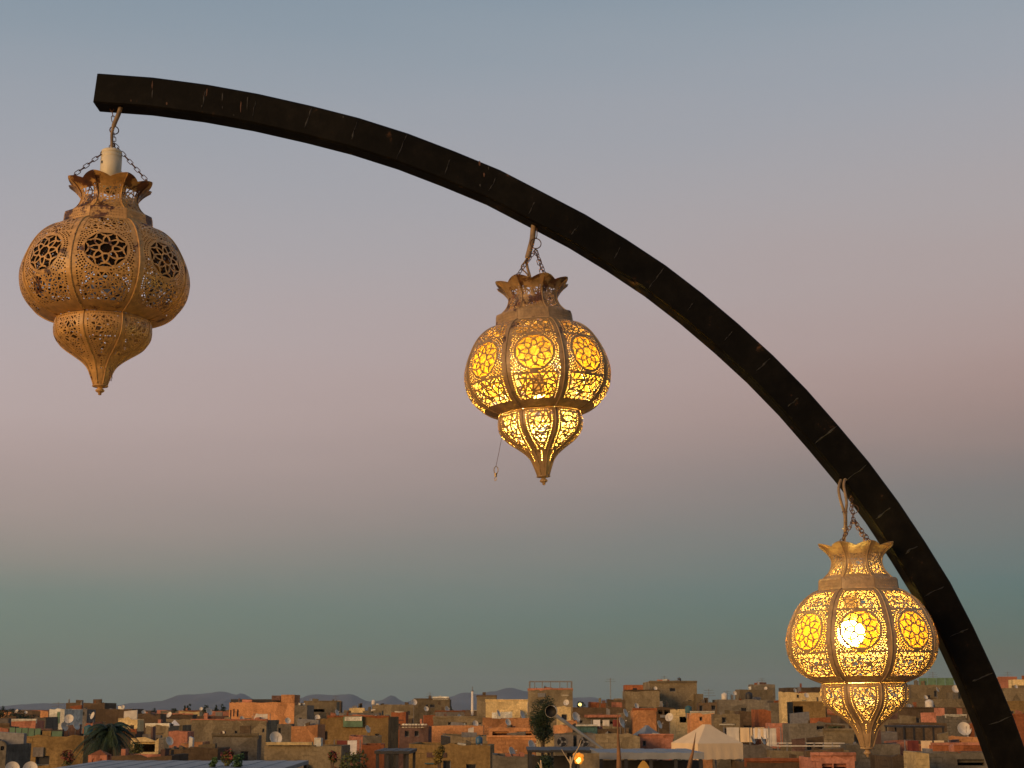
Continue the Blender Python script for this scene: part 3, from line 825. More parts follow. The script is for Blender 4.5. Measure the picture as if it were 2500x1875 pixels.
# ================================================================== the arch
M_BEAM, n, l, b = new_mat('black_beam_paint')
tc = n.new('ShaderNodeTexCoord')
n1 = n.new('ShaderNodeTexNoise'); n1.inputs['Scale'].default_value = 14; n1.inputs['Detail'].default_value = 8; n1.inputs['Roughness'].default_value = 0.7
n2 = n.new('ShaderNodeTexNoise'); n2.inputs['Scale'].default_value = 2.2; n2.inputs['Detail'].default_value = 4
l.new(tc.outputs['Object'], n1.inputs['Vector']); l.new(tc.outputs['Object'], n2.inputs['Vector'])
c1 = n.new('ShaderNodeValToRGB'); e = c1.color_ramp.elements
e[0].position = 0.45; e[0].color = (0.0030, 0.0030, 0.0026, 1); e[1].position = 0.62; e[1].color = (0.006, 0.0058, 0.005, 1)
k = e.new(0.70); k.color = (0.075, 0.04, 0.022, 1); k = e.new(0.76); k.color = (0.13, 0.11, 0.085, 1)
l.new(n1.outputs['Fac'], c1.inputs[0])
c2 = n.new('ShaderNodeValToRGB'); e = c2.color_ramp.elements
e[0].position = 0.35; e[0].color = (0.6, 0.6, 0.6, 1); e[1].position = 0.7; e[1].color = (1.9, 1.75, 1.5, 1)
l.new(n2.outputs['Fac'], c2.inputs[0])
mx = n.new('ShaderNodeMix'); mx.data_type = 'RGBA'; mx.blend_type = 'MULTIPLY'; mx.inputs[0].default_value = 1
l.new(c1.outputs[0], mx.inputs[6]); l.new(c2.outputs[0], mx.inputs[7]); l.new(mx.outputs[2], b.inputs['Base Color'])
b.inputs['Roughness'].default_value = 0.55
b.inputs['Specular IOR Level'].default_value = 0.06
bp = n.new('ShaderNodeBump'); bp.inputs['Strength'].default_value = 0.35; bp.inputs['Distance'].default_value = 0.004
l.new(n1.outputs['Fac'], bp.inputs['Height']); l.new(bp.outputs[0], b.inputs['Normal'])
M_SEAM = plain('scraped_weld', (0.0125, 0.0125, 0.0105), 0.7, var=0.6, scale=60)
M_RUSTM = plain('rusty_wire', (0.085, 0.04, 0.022), 0.75, 0.2, var=0.5, scale=60)
M_CABLE = plain('dirty_cable', (0.21, 0.145, 0.08), 0.7, var=0.35, scale=40)

AY = 4.46; BW = 0.100; BD = 0.080
TOP = [(239.6, 177.8), (372, 187.5), (505, 205), (630, 227.5), (763, 257.6), (876, 286.5), (996.5, 324.6), (1110, 368), (1221.5, 414), (1322, 466), (1430, 522.5),
       (1529, 582.6), (1625.5, 646.5), (1715, 715), (1804.5, 790.5), (1888.5, 867), (1971, 951), (2047, 1037.5), (2123, 1128), (2194.6, 1224.4), (2259, 1321),
       (2321.8, 1422), (2377, 1528.8), (2429, 1639.7), (2474, 1747)]
pts = [Vector((p.x, p.z)) for p in (P(x, y, AY) for x, y in TOP)]
# carry the bend on below the picture down to the terrace floor
ang = math.atan2(pts[-1].y - pts[-2].y, pts[-1].x - pts[-2].x); step = 0.155
while pts[-1].y > TZ + 0.01:
    ang -= R(2.9)
    ang = max(ang, R(-92))
    q = pts[-1] + Vector((math.cos(ang), math.sin(ang))) * step
    if q.y < TZ:
        q = pts[-1] + (q - pts[-1]) * ((pts[-1].y - TZ) / (pts[-1].y - q.y))
    pts.append(q)
arch = empty('lantern_arch', (pts[-1].x, AY, TZ))
tag(arch, 'black painted square steel beam bent in a big arc, holding the three lanterns', 'arch')
a_inv = Matrix.Translation(-Vector((pts[-1].x, AY, TZ)))
def in_normal(i):
    def nrm(a, b):
        t = (b - a).normalized(); return Vector((t.y, -t.x))
    if i == 0:
        nn = nrm(pts[0], pts[1]); return nn, 1.0
    if i == len(pts) - 1:
        nn = nrm(pts[-2], pts[-1]); return nn, 1.0
    a, c = nrm(pts[i - 1], pts[i]), nrm(pts[i], pts[i + 1])
    nn = (a + c).normalized()
    return nn, 1.0 / max(0.5, nn.dot(c))
c = 0.005
SEC = [(0, c), (c, 0), (BD - c, 0), (BD, c), (BD, BW - c), (BD - c, BW), (c, BW), (0, BW - c)]   # (depth, towards the inside of the bend)
vs = []; fs = []
for i, p in enumerate(pts):
    nn, m = in_normal(i)
    for dy, w in SEC:
        q = p + nn * (w * m)
        vs.append(Vector((q.x, AY + dy, q.y)))
ns = len(SEC)
for i in range(len(pts) - 1):
    for k in range(ns):
        l2 = (k + 1) % ns
        fs.append((i * ns + k, (i + 1) * ns + k, (i + 1) * ns + l2, i * ns + l2))
fs.append(tuple(range(ns))); fs.append(tuple(reversed([(len(pts) - 1) * ns + k for k in range(ns)])))
put('beam', mesh('beam', [a_inv @ v for v in vs], fs, M_BEAM), arch)
# end plate
p0, (n0, _) = pts[0], in_normal(0)
t0 = (pts[1] - pts[0]).normalized()
g = MB()
q = [p0 + n0 * 0.002 - t0 * 0.003, p0 + n0 * (BW - 0.002) - t0 * 0.003, p0 + n0 * (BW - 0.002) + t0 * 0.001, p0 + n0 * 0.002 + t0 * 0.001]
g.add([a_inv @ Vector((v.x, y, v.y)) for y in (AY + 0.002, AY + BD - 0.002) for v in q], [(0, 1, 2, 3), (7, 6, 5, 4), (0, 4, 5, 1), (1, 5, 6, 2), (2, 6, 7, 3), (3, 7, 4, 0)])
g.obj('end_plate', M_BEAM, arch)
# weld seams where the tube was cut and bent
rs = random.Random(11)
for i in range(2, len(pts) - 1):
    nn, m = in_normal(i); tt = Vector((-nn.y, nn.x))
    a0 = rs.uniform(0.002, 0.045); a1 = rs.uniform(0.07, 0.094); nseg = 9
    vs = []; fs = []; wob = 0.0
    for k in range(nseg + 1):
        w = a0 + (a1 - a0) * k / nseg
        wob += rs.uniform(-0.0014, 0.0014)
        hw = rs.uniform(0.0006, 0.0023) if 0 < k < nseg else 0.0004
        if rs.random() < 0.25:
            hw *= 1.7
        q = pts[i] + nn * (w * m)
        for sgn, dy in ((-1, 0.0), (0, -0.0016), (1, 0.0)):
            r2 = q + tt * (wob + sgn * hw)
            vs.append(a_inv @ Vector((r2.x, AY - 0.0004 + dy, r2.y)))
    for k in range(nseg):
        for j in range(2):
            a = k * 3 + j
            fs.append((a, a + 1, a + 4, a + 3))
    put('weld_seam', mesh('weld_seam', vs, fs, M_SEAM), arch)
# scrapes and paint chips on the free end
for (px, py, hp, wp) in ((372, 207, 26, 3), (372, 229, 24, 3), (505, 226, 24, 3), (543, 238, 26, 3.5), (543, 262, 10, 2), (588, 262, 30, 3), (604, 250, 40, 3), (571, 281, 5, 3), (493, 259, 6, 4), (407, 253, 9, 4), (320, 246, 7, 3), (838, 286, 8, 3),
                     (1171, 398, 18, 5), (1182, 427, 14, 4), (1193, 410, 14, 2.5), (1172, 452, 8, 5)):
    q = P(px, py, AY); s = 4.8 / F
    vs = []
    for k in range(8):
        a = 2 * math.pi * k / 8
        rr2 = rs.uniform(0.6, 1.1)
        vs.append(a_inv @ Vector((q.x + math.cos(a) * wp * 0.5 * s * rr2, AY - 0.0007, q.z + math.sin(a) * hp * 0.5 * s * rr2)))
    vs.append(a_inv @ Vector((q.x, AY - 0.0012, q.z)))
    put('paint_chip', mesh('paint_chip', vs, [(k, (k + 1) % 8, 8) for k in range(8)], M_SEAM if rs.random() < 0.6 else M_RUSTM), arch)

# ================================================================== lanterns
def lantern_mat(name, col, rust_amt):
    m, n, l, b = new_mat(name)
    tc = n.new('ShaderNodeTexCoord'); oi = n.new('ShaderNodeObjectInfo')
    mu = n.new('ShaderNodeMath'); mu.operation = 'MULTIPLY'; mu.inputs[1].default_value = 50
    l.new(oi.outputs['Random'], mu.inputs[0])
    def noise(scale, detail=6, rough=0.6):
        x = n.new('ShaderNodeTexNoise'); x.noise_dimensions = '4D'
        x.inputs['Scale'].default_value = scale; x.inputs['Detail'].default_value = detail; x.inputs['Roughness'].default_value = rough
        l.new(tc.outputs['Object'], x.inputs['Vector']); l.new(mu.outputs[0], x.inputs['W'])
        return x
    a = noise(16, 8, 0.68); d = noise(55, 5)
    base = n.new('ShaderNodeValToRGB'); e = base.color_ramp.elements
    e[0].position = 0.3; e[0].color = (*[v * 0.55 for v in col], 1); e[1].position = 0.7; e[1].color = (*[min(1, v * 1.22) for v in col], 1)
    l.new(d.outputs['Fac'], base.inputs[0])
    sep = n.new('ShaderNodeSeparateXYZ'); l.new(tc.outputs['Object'], sep.inputs[0])
    mr = n.new('ShaderNodeMapRange')      # more rust on the rain-facing shoulders and crown
    mr.inputs[1].default_value = 0.30; mr.inputs[2].default_value = 0.60; mr.inputs[3].default_value = -0.06; mr.inputs[4].default_value = 0.05
    l.new(sep.outputs['Z'], mr.inputs[0])
    ad = n.new('ShaderNodeMath'); ad.operation = 'ADD'; l.new(a.outputs['Fac'], ad.inputs[0]); l.new(mr.outputs[0], ad.inputs[1])
    th = n.new('ShaderNodeMapRange'); th.inputs[1].default_value = 0.74 - rust_amt; th.inputs[2].default_value = 0.78 - rust_amt
    l.new(ad.outputs[0], th.inputs[0])
    rc = n.new('ShaderNodeValToRGB'); e = rc.color_ramp.elements
    e[0].position = 0.35; e[0].color = (0.035, 0.016, 0.009, 1); e[1].position = 0.75; e[1].color = (0.16, 0.06, 0.02, 1)
    l.new(d.outputs['Fac'], rc.inputs[0])
    mx = n.new('ShaderNodeMix'); mx.data_type = 'RGBA'
    l.new(th.outputs[0], mx.inputs[0]); l.new(base.outputs[0], mx.inputs[6]); l.new(rc.outputs[0], mx.inputs[7])
    l.new(mx.outputs[2], b.inputs['Base Color'])
    b.inputs['Roughness'].default_value = 0.45
    b.inputs['Specular IOR Level'].default_value = 0.5
    bp = n.new('ShaderNodeBump'); bp.inputs['Strength'].default_value = 0.25; bp.inputs['Distance'].default_value = 0.003
    l.new(d.outputs['Fac'], bp.inputs['Height']); l.new(bp.outputs[0], b.inputs['Normal'])
    return m
M_L = [lantern_mat('lantern_paint_weathered', (0.52, 0.30, 0.095), 0.205),
       lantern_mat('lantern_paint_chipped', (0.33, 0.215, 0.095), 0.165),
       lantern_mat('lantern_paint_clean', (0.35, 0.235, 0.115), 0.06)]

U = 0.225 / 421.0
def prof(lst):
    return [(r * U, (1600 - y) * U) for r, y in lst]
P_CROWN = prof([(224, 424), (210, 436), (186, 456), (166, 478), (152, 500), (147, 522), (150, 545), (158, 568), (172, 590), (196, 614), (205, 622)])
P_BAND = prof([(224, 622), (229, 626), (231, 650), (235, 684), (237, 690)])
P_BELLY = prof([(232, 687), (262, 698), (300, 722), (336, 756), (366, 798), (392, 850), (411, 905), (421, 955), (420, 1000), (411, 1048), (390, 1092), (358, 1132), (314, 1164), (268, 1186), (236, 1198)])
P_CUP = prof([(226, 1196), (237, 1204), (242, 1230), (243, 1258), (238, 1288), (221, 1318), (190, 1347), (147, 1378), (101, 1414), (70, 1450), (53, 1490), (40, 1525), (33, 1548)])

def resample(pr, n=48):
    L = [0.0]
    for (a, b2), (c2, d2) in zip(pr, pr[1:]):
        L.append(L[-1] + math.hypot(c2 - a, d2 - b2))
    # Catmull-Rom through the points
    out = []
    for k in range(n + 1):
        s = L[-1] * k / n
        i = max(j for j in range(len(L)) if L[j] <= s + 1e-12)
        i = min(i, len(pr) - 2)
        t = (s - L[i]) / (L[i + 1] - L[i])
        p = [pr[max(i - 1, 0)], pr[i], pr[i + 1], pr[min(i + 2, len(pr) - 1)]]
        q = []
        for ax in (0, 1):
            a, b2, c2, d2 = (v[ax] for v in p)
            q.append(0.5 * ((2 * b2) + (-a + c2) * t + (2 * a - 5 * b2 + 4 * c2 - d2) * t * t + (-a + 3 * b2 - 3 * c2 + d2) * t ** 3))
        out.append(tuple(q))
    L = [0.0]
    for (a, b2), (c2, d2) in zip(out, out[1:]):
        L.append(L[-1] + math.hypot(c2 - a, d2 - b2))
    return out, L

class Curve:
    def __init__(s, pr):
        s.p, s.L = resample(pr)
        s.len = s.L[-1]
    def at(s, x):
        x = min(max(x, 0), s.len)
        for i in range(len(s.L) - 1):
            if x <= s.L[i + 1] + 1e-12:
                t = (x - s.L[i]) / (s.L[i + 1] - s.L[i])
                return (s.p[i][0] + (s.p[i + 1][0] - s.p[i][0]) * t, s.p[i][1] + (s.p[i + 1][1] - s.p[i][1]) * t)
        return s.p[-1]
    def hw(s, x):
        return s.at(x)[0] * math.sin(math.pi / 8)
    def s_of_y(s, y):
        z = (1600 - y) * U
        for i in range(len(s.p) - 1):
            if s.p[i][1] >= z >= s.p[i + 1][1]:
                return s.L[i] + (s.L[i + 1] - s.L[i]) * (s.p[i][1] - z) / max(1e-9, s.p[i][1] - s.p[i + 1][1])
        return s.len if z < s.p[-1][1] else 0.0

def inset(poly, g):
    n = len(poly); area = sum(poly[i][0] * poly[(i + 1) % n][1] - poly[(i + 1) % n][0] * poly[i][1] for i in range(n)) / 2
    if area < 0:
        poly = poly[::-1]
    lines = []
    for i in range(n):
        a, b2 = poly[i], poly[(i + 1) % n]
        dx, dy = b2[0] - a[0], b2[1] - a[1]; ll = math.hypot(dx, dy)
        if ll < 1e-6:
            return None
        nx, ny = -dy / ll, dx / ll
        lines.append((nx, ny, nx * a[0] + ny * a[1] + g, dx / ll, dy / ll))
    out = []
    for i in range(n):
        a, b2 = lines[i - 1], lines[i]
        det = a[0] * b2[1] - a[1] * b2[0]
        if abs(det) < 0.05:
            return None
        out.append(((a[2] * b2[1] - b2[2] * a[1]) / det, (a[0] * b2[2] - b2[0] * a[2]) / det))
    for i in range(n):                       # edges must keep their direction
        a, b2 = out[i], out[(i + 1) % n]
        if (b2[0] - a[0]) * lines[i][3] + (b2[1] - a[1]) * lines[i][4] < 0.0008:
            return None
    return out

def shards(cv, s0, s1, margin, cell, g, rnd, taper=None):
    """crackle of wedge-shaped cut-outs between arc lengths s0 and s1"""
    rows = max(1, round((s1 - s0) / cell)); pts2 = []
    for j in range(rows + 1):
        s = s0 + (s1 - s0) * j / rows
        Wd = (cv.hw(s) - margin) if taper is None else taper(s)
        if Wd < 0.003:
            continue
        nc = max(1, round(2 * Wd / (cell * 1.05)))
        shift = 0.5 if (j % 2 and nc > 1) else 0
        us = [-1.0] + [(-1 + 2 * (i + shift) / nc) for i in range(1 - int(shift * 2) + (1 if shift == 0.5 else 0) * 0, nc) if -0.93 < (-1 + 2 * (i + shift) / nc) < 0.93] + [1.0]
        for u in us:
            du = 0 if abs(u) == 1 else rnd.uniform(-0.33, 0.33) * 2 / nc
            ds = 0 if j in (0, rows) else rnd.uniform(-0.33, 0.33) * cell
            pts2.append(Vector((max(-1, min(1, u + du)) * Wd, s + ds)))
    if len(pts2) < 4:
        return []
    v, e, f, *_ = delaunay_2d_cdt(pts2, [], [], 0, 1e-6)
    tris = [tuple((v[i].x, v[i].y) for i in t) for t in f]
    ids = [tuple(t) for t in f]
    used = set(); polys = []
    emap = {}
    for k, t in enumerate(ids):
        for i in range(3):
            emap.setdefault(frozenset((t[i], t[(i + 1) % 3])), []).append(k)
    order = list(range(len(ids))); rnd.shuffle(order)
    for k in order:
        if k in used:
            continue
        merged = False
        if rnd.random() < 0.30:
            for i in range(3):
                ed = frozenset((ids[k][i], ids[k][(i + 1) % 3]))
                oth = [o for o in emap[ed] if o != k and o not in used]
                if oth:
                    o = oth[0]
                    a, b2, c2 = ids[k][i], ids[k][(i + 1) % 3], ids[k][(i + 2) % 3]
                    d2 = [q for q in ids[o] if q not in ed][0]
                    quad = [c2, a, d2, b2]
                    pq = [(v[q].x, v[q].y) for q in quad]
                    cr = [(pq[(j + 1) % 4][0] - pq[j][0]) * (pq[(j + 2) % 4][1] - pq[(j + 1) % 4][1]) - (pq[(j + 1) % 4][1] - pq[j][1]) * (pq[(j + 2) % 4][0] - pq[(j + 1) % 4][0]) for j in range(4)]
                    if min(cr) > 1e-6 or max(cr) < -1e-6:
                        used |= {k, o}; polys.append(pq); merged = True
                        break
        if not merged:
            used.add(k); polys.append(list(tris[k]))
    out = []
    for p in polys:
        q = inset(p, g)
        if q:
            cxm = sum(a[0] for a in q) / len(q); sm = sum(a[1] for a in q) / len(q)
            lim = (cv.hw(sm) - margin * 0.7) if taper is None else taper(sm)
            if abs(cxm) < lim:
                out.append(q)
    return out

def dot(x, s, r, n=6, rot=0.0):
    return [(x + r * math.cos(2 * math.pi * k / n + rot), s + r * math.sin(2 * math.pi * k / n + rot)) for k in range(n)]

def medallion(cx, cs, Rm):
    def pt(r, deg):
        return (cx + Rm * r * math.cos(R(deg)), cs + Rm * r * math.sin(R(deg)))
    hs = [[pt(0.275, 22.5 + 45 * k) for k in range(8)]]
    for k in range(8):
        a = 45 * k
        hs.append([pt(0.355, a - 15.5), pt(0.46, a - 14), pt(0.57, a - 8), pt(0.68, a), pt(0.57, a + 8), pt(0.46, a + 14), pt(0.355, a + 15.5), pt(0.335, a)])
        b2 = a + 22.5
        hs.append([pt(0.465, b2), pt(0.60, b2 + 8.0), pt(0.735, b2 + 16.5), pt(0.78, b2 + 9), pt(0.92, b2 + 4.5), pt(0.925, b2 - 4.5), pt(0.78, b2 - 9), pt(0.735, b2 - 16.5), pt(0.60, b2 - 8.0)])
        hs.append([pt(0.985, a - 19), pt(0.945, a - 10), pt(0.93, a), pt(0.945, a + 10), pt(0.985, a + 19), pt(0.855, a + 11), pt(0.79, a), pt(0.855, a - 11)])
    return hs

TK = 0.0013
def panel(cv, outline, holes, name, mat, round_k=0.992, grid=0.012):
    """sheet-metal facet: flat pattern (t, s) with real holes, bent along the profile"""
    vs = [Vector(p) for p in outline]; faces = [list(range(len(outline)))]
    def ccw(p):
        return sum(p[i][0] * p[(i + 1) % len(p)][1] - p[(i + 1) % len(p)][0] * p[i][1] for i in range(len(p))) > 0
    if not ccw(outline):
        faces[0].reverse()
    boxes = []
    for h in holes:
        h = h if ccw(h) else h[::-1]
        faces.append(list(range(len(vs), len(vs) + len(h)))); vs += [Vector(p) for p in h]
        boxes.append((min(p[0] for p in h) - 0.002, max(p[0] for p in h) + 0.002, min(p[1] for p in h) - 0.002, max(p[1] for p in h) + 0.002))
    s = grid / 2
    while s < cv.len:
        w = cv.hw(s); t = -w + grid / 2
        while t < w - grid * 0.3:
            if not any(a < t < b2 and c2 < s < d2 for a, b2, c2, d2 in boxes):
                vs.append(Vector((t, s)))
            t += grid
        s += grid
    v, e, f, ov, oe, of = delaunay_2d_cdt(vs, [], faces, 0, 1e-7)
    tri = [t for t, o in zip(f, of) if o and all(q == 0 for q in o)]
    used = sorted({i for t in tri for i in t}); mp = {i: k for k, i in enumerate(used)}
    tri = [tuple(mp[i] for i in t) for t in tri]
    ca = math.cos(math.pi / 8); pos = []
    for i in used:
        t, s = v[i].x, v[i].y
        r, z = cv.at(s); hw = r * math.sin(math.pi / 8)
        u = max(-1, min(1, t / hw)) if hw > 1e-6 else 0
        a = r * ca
        pos.append(Vector((t, -(a + (r * round_k - a) * (1 - u * u)), z)))
    nor = [Vector((0, 0, 0)) for _ in pos]
    for a, b2, c2 in tri:
        q = (pos[b2] - pos[a]).cross(pos[c2] - pos[a])
        for i in (a, b2, c2):
            nor[i] += q
    flip = sum((n_.y for n_ in nor)) > 0
    if flip:
        tri = [t[::-1] for t in tri]; nor = [-q for q in nor]
    nor = [q.normalized() if q.length > 0 else Vector((0, -1, 0)) for q in nor]
    N = len(pos)
    verts = pos + [p - q * TK for p, q in zip(pos, nor)]
    fs = list(tri) + [tuple(i + N for i in t[::-1]) for t in tri]
    ed = {}
    for t in tri:
        for i in range(3):
            ed[(t[i], t[(i + 1) % 3])] = 1
    for a, b2 in ed:
        if (b2, a) not in ed:
            fs.append((b2, a, a + N, b2 + N))
    return mesh(name, verts, fs, mat)

def side_outline(cv, top=None, n=60, gap=0.0006):
    left = []; right = []
    for k in range(n + 1):
        s = cv.len * k / n
        w = cv.hw(s) - gap
        left.append((-w, s)); right.append((w, s))
    if top is None:
        nt2 = 10; w = cv.hw(0) - gap
        t = [(-w + 2 * w * i / nt2, 0.0) for i in range(1, nt2)]
    else:
        w = cv.hw(0) - gap
        t = [(-w + 2 * w * i / 24, top(abs(-1 + 2 * i / 24))) for i in range(1, 24)]
    wb = cv.hw(cv.len) - gap
    b2 = [(wb - 2 * wb * i / 8, cv.len) for i in range(1, 8)]
    return left[::-1] + t + right + b2

def fine_dots(cv, s0, s1, off, sp, r, rnd):
    out = []; s = s0
    while s <= s1:
        for sg in (-1, 1):
            w = cv.hw(s) - off
            if w > r:
                out.append(dot(sg * w, s, r * rnd.uniform(0.85, 1.1), rot=rnd.random()))
        s += sp
    return out

C_CROWN, C_BAND, C_BELLY, C_CUP = Curve(P_CROWN), Curve(P_BAND), Curve(P_BELLY), Curve(P_CUP)

def belly_holes(seed, g, cs=1.0):
    rnd = random.Random(seed); cv = C_BELLY; hs = []
    sA, sB = cv.s_of_y(704), cv.s_of_y(806)
    sC, sD = cv.s_of_y(1036), cv.s_of_y(1166)
    sM = cv.s_of_y(918); Rm = 0.0570
    hs += shards(cv, sA, sB, 0.0185, 0.0118 * cs, g, rnd)
    hs += shards(cv, sC + 0.003, sD, 0.0190, 0.0122 * cs, g, rnd)
    hs += fine_dots(cv, sA, sB - 0.002, 0.0148, 0.0070, 0.0025, rnd)
    hs += fine_dots(cv, sC + 0.003, sD, 0.0150, 0.0070, 0.0025, rnd)
    hs += medallion(0, sM, Rm)
    f0, f1 = sB + 0.0045, sC - 0.0015
    rr3 = Rm + 0.0062
    while rr3 < 0.125:
        n = int(2 * math.pi * rr3 / 0.0076); ph = rnd.random()
        for k in range(n):
            a = 2 * math.pi * (k + ph) / n
            x, s = rr3 * math.cos(a), sM + rr3 * math.sin(a)
            if f0 <= s <= f1 and abs(x) < cv.hw(s) - 0.0135:
                hs.append(dot(x + rnd.uniform(-.0004, .0004), s + rnd.uniform(-.0004, .0004), 0.0027 * rnd.uniform(0.85, 1.1), rot=a))
        rr3 += 0.0069
    return hs

def cup_holes(seed, g, cs=1.0):
    rnd = random.Random(seed); cv = C_CUP
    s0, s1 = cv.s_of_y(1222), cv.s_of_y(1400)
    hs = shards(cv, s0, s1, 0.0165, 0.0112 * cs, g, rnd)
    hs += fine_dots(cv, s0, cv.s_of_y(1412), 0.0115, 0.0066, 0.0020, rnd)
    w = cv.hw(s0) - 0.0115
    x = -w + 0.0066
    while x < w - 0.004:
        hs.append(dot(x, s0 - 0.0055, 0.0019)); x += 0.0066
    s = cv.s_of_y(1412)
    while s < cv.s_of_y(1462):
        s += 0.0072
        hs.append(dot(0, s, 0.0021))
    return hs

def crown_holes(seed, g):
    rnd = random.Random(seed); cv = C_CROWN
    s0, s1 = cv.s_of_y(486), cv.s_of_y(604)
    hs = shards(cv, s0, s1, 0.0120, 0.0122, g, rnd)
    hs += fine_dots(cv, s0 - 0.004, s1, 0.0075, 0.0072, 0.0016, rnd)
    return hs

def band_holes(seed):
    rnd = random.Random(seed); cv = C_BAND; hs = []
    for j in range(3):
        s = cv.len * (0.28 + 0.22 * j)
        w = cv.hw(s) - 0.012; n = int(2 * w / 0.0068)
        for k in range(n + 1):
            if j == 1 and rnd.random() < 0.3:
                continue
            hs.append(dot(-w + 2 * w * k / n, s, 0.0016, 5))
    return hs

def crown_top(au):
    v = 1 - au
    return 0.0185 * (v * v * 0.75 + v * 0.25)

def liner_mesh(mat):
    g2 = MB()
    for k in range(8):
        a0, a1 = math.pi / 8 + k * math.pi / 4, math.pi / 8 + (k + 1) * math.pi / 4
        q = []
        for r, y in ((219, 623), (229, 688)):
            for a in (a0, a1):
                q.append((r * U * math.cos(a), r * U * math.sin(a), (1600 - y) * U))
        g2.add(q, [(0, 1, 3, 2)])
    return g2.mesh('band_liner', mat)

def rib_mesh(cv, name, mat, rad, i0=0.0, out=0.0006):
    pts3 = []
    n = 36
    for k in range(n + 1):
        s = cv.len * (i0 + (1 - i0) * k / n)
        r, z = cv.at(s)
        a = math.pi / 8
        pts3.append(((r + out) * math.sin(a), -(r + out) * math.cos(a), z))
    g2 = MB(); g2.tube(pts3, rad, 6)
    return g2.mesh(name, mat, True)

def link_mesh(mat, L=0.0225, Wd=0.0105, r=0.00125):
    pts3 = []; h = L / 2 - Wd / 2
    for k in range(9):
        a = math.pi * k / 8
        pts3.append((Wd / 2 * math.cos(a), 0, h + Wd / 2 * math.sin(a)))
    for k in range(9):
        a = math.pi + math.pi * k / 8
        pts3.append((Wd / 2 * math.cos(a), 0, -h + Wd / 2 * math.sin(a)))
    g2 = MB(); g2.tube(pts3, r, 5, closed=True)
    return g2.mesh('chain_link', mat, True)
LINK = link_mesh(M_RUSTM)

def chain(root, inv, a, b2, pitch=0.0182, roll=0.0):
    a, b2 = Vector(a), Vector(b2)
    d = b2 - a; n = max(1, round(d.length / pitch)); u = d.normalized()
    q = u.to_track_quat('Z', 'Y').to_matrix().to_4x4()
    sc = (d.length / n) / 0.0182
    for k in range(n):
        M = Matrix.Translation(a + d * ((k + 0.5) / n)) @ q @ Matrix.Rotation(roll + (k % 2) * math.pi / 2 + 0.25, 4, 'Z') @ Matrix.Diagonal((1, 1, sc, 1))
        put('chain_link', LINK, root, inv @ M)

def ring(root, inv, c2, rad, r, normal, name='ring', mat=None):
    c2 = Vector(c2); nn = Vector(normal).normalized(); u = nn.orthogonal().normalized(); w = nn.cross(u)
    g2 = MB(); g2.tube([inv @ (c2 + (u * math.cos(t) + w * math.sin(t)) * rad) for t in (2 * math.pi * k / 20 for k in range(20))], r, 6, closed=True)
    g2.obj(name, mat or M_RUSTM, root, True)

def smooth_path(ps, n=6):
    ps = [Vector(p) for p in ps]; out = []
    for i in range(len(ps) - 1):
        p = [ps[max(i - 1, 0)], ps[i], ps[i + 1], ps[min(i + 2, len(ps) - 1)]]
        for k in range(n):
            t = k / n
            out.append(0.5 * ((2 * p[1]) + (p[2] - p[0]) * t + (2 * p[0] - 5 * p[1] + 4 * p[2] - p[3]) * t * t + (3 * p[1] - p[0] - 3 * p[2] + p[3]) * t ** 3))
    out.append(ps[-1])
    return out

def cable(root, inv, pix, Y, rad, name='cable'):
    ps = smooth_path([P(x, y, Y if not isinstance(Y, (list, tuple)) else Y[i]) for i, (x, y) in enumerate(pix)])
    g2 = MB(); g2.tube([inv @ p for p in ps], rad, 8)
    g2.obj(name, M_CABLE, root, True)

